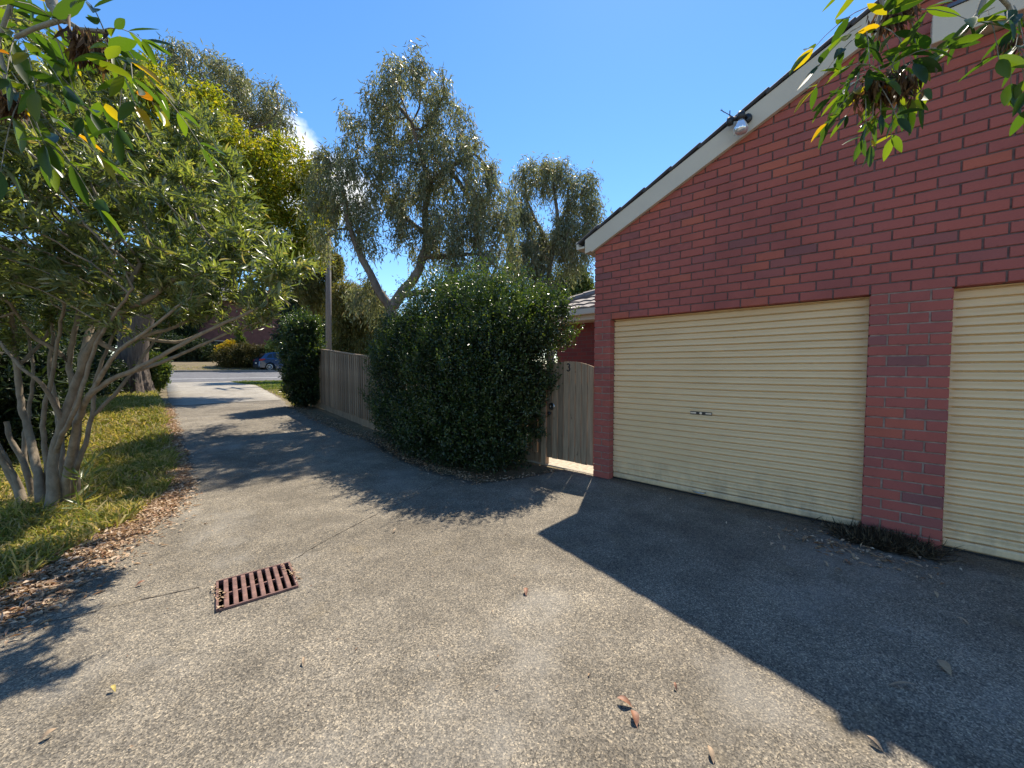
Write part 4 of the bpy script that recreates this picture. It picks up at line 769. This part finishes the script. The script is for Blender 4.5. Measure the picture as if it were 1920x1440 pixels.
# ------------------------------------------------------------------ near tree behind the camera: its two hanging branches
nr = np.random.default_rng(77)
tr0 = np.array([.25, -2.1, 0.]); ash = thing('ash_tree', tr0, 'near ash tree whose leafy branches with brown seed bunches hang into view', 'tree')
stem_lines = [[tr0, (.22, -2.05, 1.2), (.28, -1.95, 2.3), (.5, -1.6, 3.1), (1.3, -.9, 3.5), (1.95, -.38, 3.1), at(1855, -30, 1.16), at(1835, 25, 1.17), at(1800, 70, 1.17), at(1760, 105, 1.18), at(1715, 140, 1.2), at(1690, 152, 1.2)],
              [at(1855, -30, 1.16), at(1890, 10, 1.2), at(1905, 50, 1.22)], [(1.95, -.38, 3.1), at(1640, -190, 1.3), at(1640, -60, 1.28), at(1655, 10, 1.27), at(1640, 60, 1.26)],
              [(.28, -1.95, 2.3), (-.3, -1.2, 3.2), (-.55, .3, 3.6), (-.22, 1.5, 3.2), at(85, -40, 1.12), at(100, 15, 1.12), at(118, 36, 1.12), at(150, 55, 1.12), at(200, 60, 1.12)],
              [at(85, -40, 1.12), at(20, 10, 1.15), at(-5, 80, 1.15), at(15, 160, 1.16), at(45, 200, 1.17)], [at(118, 36, 1.12), at(60, 55, 1.14), at(30, 70, 1.15)]]
Pn, pn = skeleton(stem_lines); rn, cn = pipe(np.array(Pn), np.array(pn), .0038, .10)
rn = np.maximum(rn, .0055); rn[6:12] = np.linspace(.0085, .0045, 6)
rn = np.where(np.array([p[2] < 2.9 and p[1] < -1.5 for p in Pn]), np.maximum(rn, .09), rn)
add('trunk', wood_mesh('trunk', np.array(Pn)-tr0, np.array(pn), rn, 8), M['twig'], ash)
def compound(tip, direction, nl, size, droop, C, D, Ls, Ws, twigs):
    """a pinnate leaf: rachis with leaflets in pairs"""
    d = unit(np.array(direction, float)); ln = size*(1.0+.3*nl/2); pts = [tip+d*ln*s+np.array([0, 0, -droop*ln*s*s]) for s in np.linspace(0, 1, 5)]; twigs.append(pts)
    side = unit(np.cross(d, nr.normal(size=3)*.4+[0, 0, 1.]))
    for i in range(nl//2):
        s = .35+.6*i/max(1, nl//2-1); q = tip+d*ln*s+np.array([0, 0, -droop*ln*s*s])
        for sg in (-1, 1): C.append(q); D.append(d*.55+side*sg*.8+nr.normal(size=3)*.25+[0, 0, -.45]); Ls.append(size*(.8+.4*nr.random())); Ws.append(size*.31*(.8+.4*nr.random()))
    C.append(pts[-1]); D.append(d+np.array([0, 0, -droop])+nr.normal(size=3)*.15); Ls.append(size*1.1); Ws.append(size*.33)
NEAR = []
def cluster(centers, name, size, per):
    C, D, Ls, Ws, tw = [], [], [], [], []
    for (px, py, dd, dx, dy_) in centers:
        c = at(px, py, dd)
        for k_ in range(per):
            v = _r*(dx+nr.normal()*.55)+np.array([0, 0, 1.])*(dy_+nr.normal()*.45)+_f*nr.normal()*.55
            compound(c+nr.normal(size=3)*.012, v, int(nr.choice([5, 7])), size*(.85+.3*nr.random()), .55, C, D, Ls, Ws, tw)
    NEAR.extend(zip(C, D, Ls, Ws)); b = MB()
    for pts in tw: b.tube([p-tr0 for p in pts], np.linspace(.0017, .0009, 5), 4, False)
    b.build('leaf_stalks', M['twig'], ash)
def near_leaf_mesh(bend, cup):
    ss = [0, .12, .3, .52, .74, .9, 1]; ws = [.02, .55, .94, 1, .72, .36, .02]; V, F = [], []
    for s, w_ in zip(ss, ws): z = -bend*s*s; V += [(s, -w_*.5, z+cup*w_), (s, 0, z), (s, w_*.5, z+cup*w_)]
    for j in range(len(ss)-1): a = 3*j; F += [(a, a+3, a+4, a+1), (a+1, a+4, a+5, a+2)]
    me = bpy.data.meshes.new('leaf'); me.from_pydata(V, [], F); me.polygons.foreach_set('use_smooth', [True]*len(F)); me.materials.append(M['l_near']); return me
def place_near():
    from mathutils import Matrix
    ms = [near_leaf_mesh(b_, c_) for b_, c_ in ((.1, .15), (.25, .3), (.02, .08), (.35, .2))]
    for i, (C, D, l_, w_) in enumerate(NEAR):
        d = Vector(D).normalized(); up = Vector(nr.normal(size=3)*.4)+Vector((0, 0, 1)); y = up.cross(d).normalized(); z = d.cross(y)
        o = link(bpy.data.objects.new('leaf', ms[i % 4]), ash); m_ = Matrix((d*l_, y*w_, z*w_)).transposed().to_4x4(); m_.translation = Vector(C)-Vector(tr0); o.matrix_local = m_
def bunch(px, py, dd, n, spread, ln):
    c = at(px, py, dd)-tr0; C = c+nr.normal(size=(n, 3))*spread*[1, 1, .25]+np.array([0, 0, .0]); D = nr.normal(size=(n, 3))*.3+[0, 0, -1.]
    C = C+np.array([0, 0, -1.])*nr.random((n, 1))*ln*.9
    add('seed_bunch', leaves('seed_bunch', nr, C, D, ln*(.6+.6*nr.random(n)), .0095, .2), M['seed'], ash)['kind'] = 'stuff'
cluster([(1655, 140, 1.2, -.6, -.1), (1630, 140, 1.2, -.7, -.1), (1640, 155, 1.2, -.4, -.5), (1678, 145, 1.2, .0, -.5), (1650, 132, 1.2, -.2, -.3)], 'leaves', .062, 3)
cluster([(1650, 40, 1.26, -.4, -.6), (1615, 50, 1.26, -.8, -.4), (1645, 70, 1.26, -.1, -.8), (1685, 30, 1.26, .5, -.6), (1630, 5, 1.27, -.6, .1)], 'leaves', .078, 3)
cluster([(1905, 45, 1.22, -.2, -.7), (1890, 15, 1.2, .2, -.5), (1850, 30, 1.18, -.3, -.6), (1912, 80, 1.22, .0, -.7)], 'leaves', .075, 3)
cluster([(200, 60, 1.12, .9, .1), (215, 85, 1.12, .7, -.6), (240, 110, 1.12, .3, -.8), (110, 55, 1.13, -.3, -.5)], 'leaves', .085, 3)
cluster([(20, 60, 1.15, .3, -.4), (45, 80, 1.14, .7, -.4), (35, 185, 1.17, .4, -.6), (10, 140, 1.16, .3, -.6), (10, 30, 1.15, .3, .4)], 'leaves', .092, 3)
place_near(); print('near leaves', len(NEAR))
bunch(1668, 150, 1.2, 230, .026, .045); bunch(1640, 145, 1.2, 140, .02, .045); bunch(1680, 5, 1.26, 200, .026, .05); bunch(168, 62, 1.12, 240, .022, .055); bunch(8, 170, 1.16, 180, .018, .05); bunch(1900, 65, 1.2, 40, .02, .03)
# ------------------------------------------------------------------ grass, litter, fallen leaves
def blades(name, label, n, ymin, ymax, xl, xr, h, m, seed, dens=None):
    rng = np.random.default_rng(seed); y = ymin+(ymax-ymin)*rng.random(n)**1.7; a, b = xl(y), xr(y); x = a+(b-a)*rng.random(n)
    keep = b > a+.02
    if dens is not None: keep &= rng.random(n) < dens(x, y)
    x, y = x[keep], y[keep]; n = len(x); C = np.stack([x, y, gz(y)-.01], 1); D = rng.normal(size=(n, 3))*[.55, .55, .15]+[0, 0, .8]
    L_ = h*(.35+.9*rng.random(n)**1.5)*(1+.5*np.sin(x*5+1)*np.sin(y*4)); s = unit(np.cross(unit(D), rng.normal(size=(n, 3)))); w = .0035+.004*rng.random((n, 1))+.0004*y[:, None]
    D = unit(D); mid = C+D*L_[:, None]*.55; tip = C+D*L_[:, None]*.8+rng.normal(size=(n, 3))*[.3, .3, .1]*L_[:, None]+[0, 0, 0]
    V = np.stack([C-s*w, C+s*w, mid+s*w*.8, mid-s*w*.8, tip], 1).reshape(-1, 3); o = np.arange(n)[:, None]*5
    return tag(add(name, np_mesh(name, V, [o+[0, 1, 2, 3], o+[3, 2, 4]]), M[m]), label, 'grass', None, 'stuff')
noise2 = lambda x, y: np.clip(.5+.45*np.sin(x*2.3+np.sin(y*1.7)*2)*np.sin(y*1.9+1)+.25*np.sin(x*6+y*5), 0, 1)
blades('grass', 'tufted green and straw grass strip under the oleander', 95000, 3.2, 20, lambda y: np.where(y < 4.6, -3.2, -1.0), lambda y: np.interp(y, ye+[20], xe+[1.6])-.10-.16*np.exp(-(y-4)**2/3), .15, 'grass', 61, lambda x, y: .18+.82*noise2(x, y)**.8)
blades('grass', 'short green lawn on the verge beside the road', 30000, 19, 28.8, lambda y: np.interp(y, [13, 15.6, 23.1, 25.7, 29], [3.9, 4.35, 5.6, 5.4, 5.65]), lambda y: y*0+16, .07, 'lawn', 62)
blades('grass', 'thin dry grass beside the driveway past the dark shrub', 9000, 11.8, 20, lambda y: np.interp(y, [11.8, 13, 15.6, 23.1], [3.7, 3.95, 4.4, 5.6]), lambda y: y*0+7, .06, 'grass', 63)
blades('grass', 'dry straw grass along the far kerb', 26000, 37.7, 43, lambda y: y*0-6, lambda y: y*0+24, .09, 'grass', 64)
def litter(name, label, n, pts, seed, ln=.036, m='litter', lift=.006):
    rng = np.random.default_rng(seed); x, y = pts(rng, n); n = len(x); C = np.stack([x, y, gz(y)+lift+rng.random(n)*.02], 1); D = rng.normal(size=(n, 3))*[1, 1, .22]
    return tag(add(name, leaves(name, rng, C, D, ln*(.5+.9*rng.random(n)), ln*.38*(.6+.8*rng.random(n)), .22, False, np.tile([0, 0, 1.], (n, 1))), M[m]), label, 'leaves', None, 'stuff')
def edge_pts(rng, n):
    y = 2.9+11*rng.random(n)**2.0; e_ = DL(y); wd = .05+.16*np.exp(-(y-4.0)**2/2.2); return e_-.06+rng.normal(size=n)*wd-.08*np.exp(-(y-3.8)**2/1.5), y
litter('leaf_litter', 'band of dry brown leaves along the grass edge of the driveway', 16000, edge_pts, 65, .046)
def bed_pts(rng, n):
    y = 3.2+8.3*rng.random(n); return DR(y)+.07+rng.normal(size=n)*.13, y
litter('leaf_litter', 'dark leaf litter along the foot of the hedge and fence', 2600, bed_pts, 66, .04)
litter('leaf_litter', 'fine leaf crumbs scattered over the driveway', 420, lambda rng, n: ((lambda y: (DL(y)+(DR(y)-DL(y))*rng.random(n)**1.4, y))(.6+10*rng.random(n))), 67, .020, 'litter', .003)
litter('leaf_litter', 'dry leaves drifted against the foot of the garage pillar', 170, lambda rng, n: (4.12+rng.normal(size=n)*.13-.1, .05+rng.normal(size=n)*.28), 68, .05)
litter('leaf_litter', 'dry leaves caught along the ends of the drain grate', 60, lambda rng, n: ((lambda s: (.687+s*.205+rng.normal(size=n)*.012, 2.955-s*.035+rng.normal(size=n)*.10))(rng.choice([-1, -1, 1], n))), 69, .03, 'litter', .012)
def leaf_at(px, py, name, label, ln, w, col, rot, group=None, n=1):
    c = on_ground(px, py); c[2] = float(gz(c[1]))+.004; me = []
    k_ = 7; V, F = [], []
    for j in range(k_):
        s = j/(k_-1); ww = w*math.sin(math.pi*min(1, s*.96+.02))**.8; zc = .012*math.sin(s*math.pi)+.018*s*s; V += [(s*ln-ln/2, -ww/2, zc+ww*.28), (s*ln-ln/2, 0, zc), (s*ln-ln/2, ww/2, zc+ww*.28)]
    for j in range(k_-1): a = 3*j; F += [(a, a+3, a+4, a+1), (a+1, a+4, a+5, a+2)]
    V.append((-ln/2-ln*.3, .004, .002)); F.append((len(V)-1, 0, 1))
    me = bpy.data.meshes.new(name); me.from_pydata(V, [], F); me.polygons.foreach_set('use_smooth', [True]*len(F)); o = tag(add(name, me, col), label, 'leaf', group); o.location = c; o.rotation_euler = (nr.normal()*.12, 0, rot); return o
M['leaf_br'] = plain('curled brown leaf', (.26, .115, .06), .6, var=.4, scale=30); M['leaf_tan'] = plain('tan leaf', (.36, .25, .15), .7, var=.3, scale=30); M['leaf_yel'] = plain('yellow leaf', (.45, .34, .08), .6)
leaf_at(1171, 1322, 'fallen_leaf', 'upright curled brown leaf on the sunlit concrete, upper of a pair', .062, .03, M['leaf_br'], 1.9)
leaf_at(1188, 1352, 'fallen_leaf', 'folded red brown leaf on the sunlit concrete, lower of a pair', .055, .034, M['leaf_br'], .9)
leaf_at(1692, 1290, 'fallen_leaf', 'long pale gum leaf lying in the garage shadow', .11, .018, M['leaf_tan'], -1.0)
leaf_at(1772, 1256, 'fallen_leaf', 'broad crumpled tan leaf lying in the garage shadow', .075, .04, M['leaf_tan'], .4)
leaf_at(90, 1384, 'fallen_leaf', 'small curled tan leaf alone near the branch shadows', .045, .022, M['leaf_tan'], .3)
leaf_at(986, 1113, 'fallen_leaf', 'crumpled grey brown leaf in the middle of the sunlit concrete', .06, .026, M['leaf_br'], .8)
leaf_at(570, 1245, 'fallen_leaf', 'thin pale leaf lying below the drain grate', .045, .012, M['leaf_tan'], 1.2)
leaf_at(212, 1297, 'fallen_leaf', 'small yellow leaf on the concrete near the branch shadows', .03, .016, M['leaf_yel'], 2.0)
leaf_at(263, 1098, 'fallen_leaf', 'curled brown leaf on the concrete between the grass and the drain', .05, .024, M['leaf_br'], .2)
leaf_at(1268, 1293, 'fallen_leaf', 'tiny hooked orange leaf above the brown pair', .03, .012, M['leaf_br'], .6)
for q in ((1755, 1118, .2), (1805, 1168, 1.4), (1470, 1030, .3), (1548, 1060, .8), (1572, 1072, 2.2), (1600, 1045, .1), (1640, 1400, 1.2), (740, 998, .4), (1332, 1420, .7)):
    leaf_at(q[0], q[1], 'fallen_leaf', 'small dry leaf lying flat on the driveway concrete', .05, .02, M['leaf_tan'], q[2], 'small dry leaves on the driveway')
# weed at the foot of the pillar
wr = np.random.default_rng(70); n = 6500; C = np.stack([-.02-.26*wr.random(n)**1.5, wr.normal(size=n)*.13, np.zeros(n)], 1); D = wr.normal(size=(n, 3))*[1, 1, .45]+[-.2, 0, .55]
o = tag(add('weed_clump', leaves('weed_clump', wr, C, D, .13*(.2+wr.random(n)), .0026, .1), M['weed']), 'dark dry weed clump at the foot of the brick pillar', 'plant'); o.location = (WX, -.13, 0)
# ------------------------------------------------------------------ utility pole, wires
q = at(616, 690, 22.3); pz = float(gz(q[1])); pole = thing('utility_pole', (q[0], q[1], pz), 'grey wooden utility pole rising behind the fence', 'pole')
MB().tube([(0, 0, -.2), (.06, 0, 4), (.16, 0, 9.8)], [.17, .155, .125], 12).build('post', M['pole'], pole, True)
for z in (8.35, 9.35):
    MB().box((.06, -1.1, z), (.17, 1.1, z+.11)).build('crossarm', M['pole'], pole)
    for s in (-1.0, -.45, .45, 1.0): MB().lathe([(.03, 0), (.05, .05), (.03, .09), (.045, .13), (.01, .16)], (.115, s, z+.11), 2, 8).build('insulator', M['chrome'], pole)
def wire(a, b, sag, label):
    pts = [np.array(a)*(1-s)+np.array(b)*s+[0, 0, -sag*4*s*(1-s)] for s in np.linspace(0, 1, 24)]; o = np.array(pts[0]); me = MB().tube([p-o for p in pts], .011, 5)
    w_ = me.build('power_line', M['black']); w_.location = o; tag(w_, label, 'cable', 'overhead power lines')
for s, z in ((-1.0, 9.6), (1.0, 9.6), (.45, 8.6)): wire((q[0]+.115, q[1]+s, pz+z), tuple(at(1400, 590+(9.6-z)*22+s*9, 36)), .5, 'thin black power line running from the utility pole past the garage')
# ------------------------------------------------------------------ blue car on the far verge (its nose to the right)
def car(loc):
    c = thing('parked_car', loc, 'dark blue hatchback style car parked on the verge across the road', 'car'); t = NT('blue car paint'); t.base((.012, .045, .12)); t.set(Roughness=.25, Metallic=.35); t.p.inputs['Coat Weight'].default_value = .8; blue = t.m
    gl = NT('car glass').set(Base_Color=(.01, .015, .02, 1), Roughness=.06).m; tyre = plain('tyre', (.015, .015, .015), .9); red = plain('tail light', (.35, .01, .02), .25)
    def arch(cx, r=.39): return [(cx+r*math.cos(a), .36+r*math.sin(a)) for a in np.linspace(math.pi, 0, 9)]
    W2 = .91; prof = [(.02, .42), (.06, .30), (.38, .28)]+arch(.83)+[(1.3, .22), (3.1, .22)]+arch(3.55)+[(4.05, .24), (4.42, .30), (4.5, .5), (4.46, .78), (4.25, .93), (3.45, 1.04), (2.9, 1.06), (.55, 1.10), (.16, 1.06), (.06, .82)]
    n = len(prof); V = []; F = []
    for y, k_ in ((-W2, .0), (-W2+.06, 1), (W2-.06, 1), (W2, .0)):
        for (x, z) in prof: V.append((x+(0 if k_ else (.05 if x < 2.2 else -.05)), y, z if k_ else min(z, 1.02)))
    for s in range(3): F += [(s*n+i, s*n+(i+1) % n, (s+1)*n+(i+1) % n, (s+1)*n+i) for i in range(n)]
    F += [tuple(range(n))[::-1], tuple(range(3*n, 4*n))]; body = MB().raw(V, F).build('body', blue, c)
    cab = [(.18, 1.04), (.62, 1.52), (1.1, 1.64), (2.1, 1.66), (2.55, 1.58), (3.35, 1.03)]; V = []
    for y in (-1, 1):
        for (x, z) in cab: V.append((x, y*(.84-(z-1.03)*.34), z))
    n = 6; MB().raw(V, [tuple(range(n))[::-1], tuple(range(n, 2*n))]+[(i, (i+1) % n, n+(i+1) % n, n+i) for i in range(n)]).build('cabin', blue, c)
    for y in (-1, 1):
        for win in ([(.62, 1.14), (.85, 1.44), (1.12, 1.54), (1.12, 1.14)], [(1.18, 1.14), (1.18, 1.55), (1.98, 1.57), (1.98, 1.13)], [(2.05, 1.13), (2.05, 1.57), (2.45, 1.51), (3.05, 1.12)]):
            V = [(x, y*(.84-(z-1.03)*.34+.006), z) for x, z in win]; MB().raw(V, [(0, 1, 2, 3)] if y < 0 else [(3, 2, 1, 0)]).build('window', gl, c)
        MB().prism([(.05, .86), (.10, 1.02), (.52, 1.05), (.50, .97), (.3, .88)], y*.88, y*.917, 1).build('tail_light', red, c)
        MB().prism([(4.1, .76), (4.2, .86), (4.40, .80), (4.45, .72)], y*.84, y*.90, 1).build('headlight', M['glass'], c)
        for x in (1.25, 2.1): MB().box((x, y*.915-.012, .93), (x+.18, y*.915+.012, .955), .004).build('door_handle', M['chrome'], c)
        for x in (.83, 3.55):
            wpt = link(bpy.data.objects.new('wheel', MB().lathe([(.20, -.10), (.335, -.10), (.345, -.06), (.345, .06), (.335, .10), (.20, .10)], (0, 0, 0), 1, 28).mesh('wheel', True)), c); wpt.data.materials.append(tyre); wpt.location = (x, y*.80, .345)
            b = MB().lathe([(.24, y*.085), (.24, y*.1), (.205, y*.104), (.205, y*.085)], (0, 0, 0), 1, 28)
            for a in np.linspace(0, 2*math.pi, 11)[:-1]: b.tube([(.03*math.cos(a), y*.1, .03*math.sin(a)), (.215*math.cos(a), y*.1, .215*math.sin(a))], .016, 5)
            b.lathe([(.05, y*.09), (.05, y*.112), (.02, y*.115)], (0, 0, 0), 1, 12); b.build('rim', M['chrome'], wpt)
    MB().raw([(.20, -.66, 1.10), (.20, .66, 1.10), (.58, .6, 1.46), (.58, -.6, 1.46)], [(0, 1, 2, 3)]).raw([], []).build('rear_window', gl, c).location = (-.012, 0, .012)
    MB().box((.0, -.84, .34), (.14, .84, .55), .03).build('rear_bumper', M['black'], c); MB().box((.035, -.26, .62), (.06, .26, .74)).build('number_plate', M['cream'], c)
    return c
car((9.45, 39.15, 1.2))
# ------------------------------------------------------------------ brick house across the road
hz = float(gz(53)); h2 = thing('far_house', (12, 53, hz), 'dark red brick house behind the shrubs across the road', 'house')
MB().box((-9, 0, -.3), (9, 8, 6.6)).build('wall', plain('dark brown brickwork', (.13, .055, .045), .9, var=.25, scale=3), h2)
MB().raw([(-9.6, -.6, 6.6), (9.6, -.6, 6.6), (9.6, 8.6, 6.6), (-9.6, 8.6, 6.6), (-5, 4, 8.7), (5, 4, 8.7)], [(0, 1, 5, 4), (1, 2, 5), (2, 3, 4, 5), (3, 0, 4), (3, 2, 1, 0)]).build('roof', M['tile'], h2)
for x in (-6.5, -3.4, 4.6):
    w_ = MB().box((x, -.05, 1.0), (x+1.5, -.005, 2.1)).build('window', M['dark'], h2)
    for a, b in (((x-.06, -.08, .94), (x, -.002, 2.16)), ((x+1.5, -.08, .94), (x+1.56, -.002, 2.16)), ((x+.001, -.08, 2.1), (x+1.499, -.002, 2.16)), ((x+.001, -.08, .94), (x+1.499, -.002, 1.0))): MB().box(a, b).build('frame', M['cream'], w_)
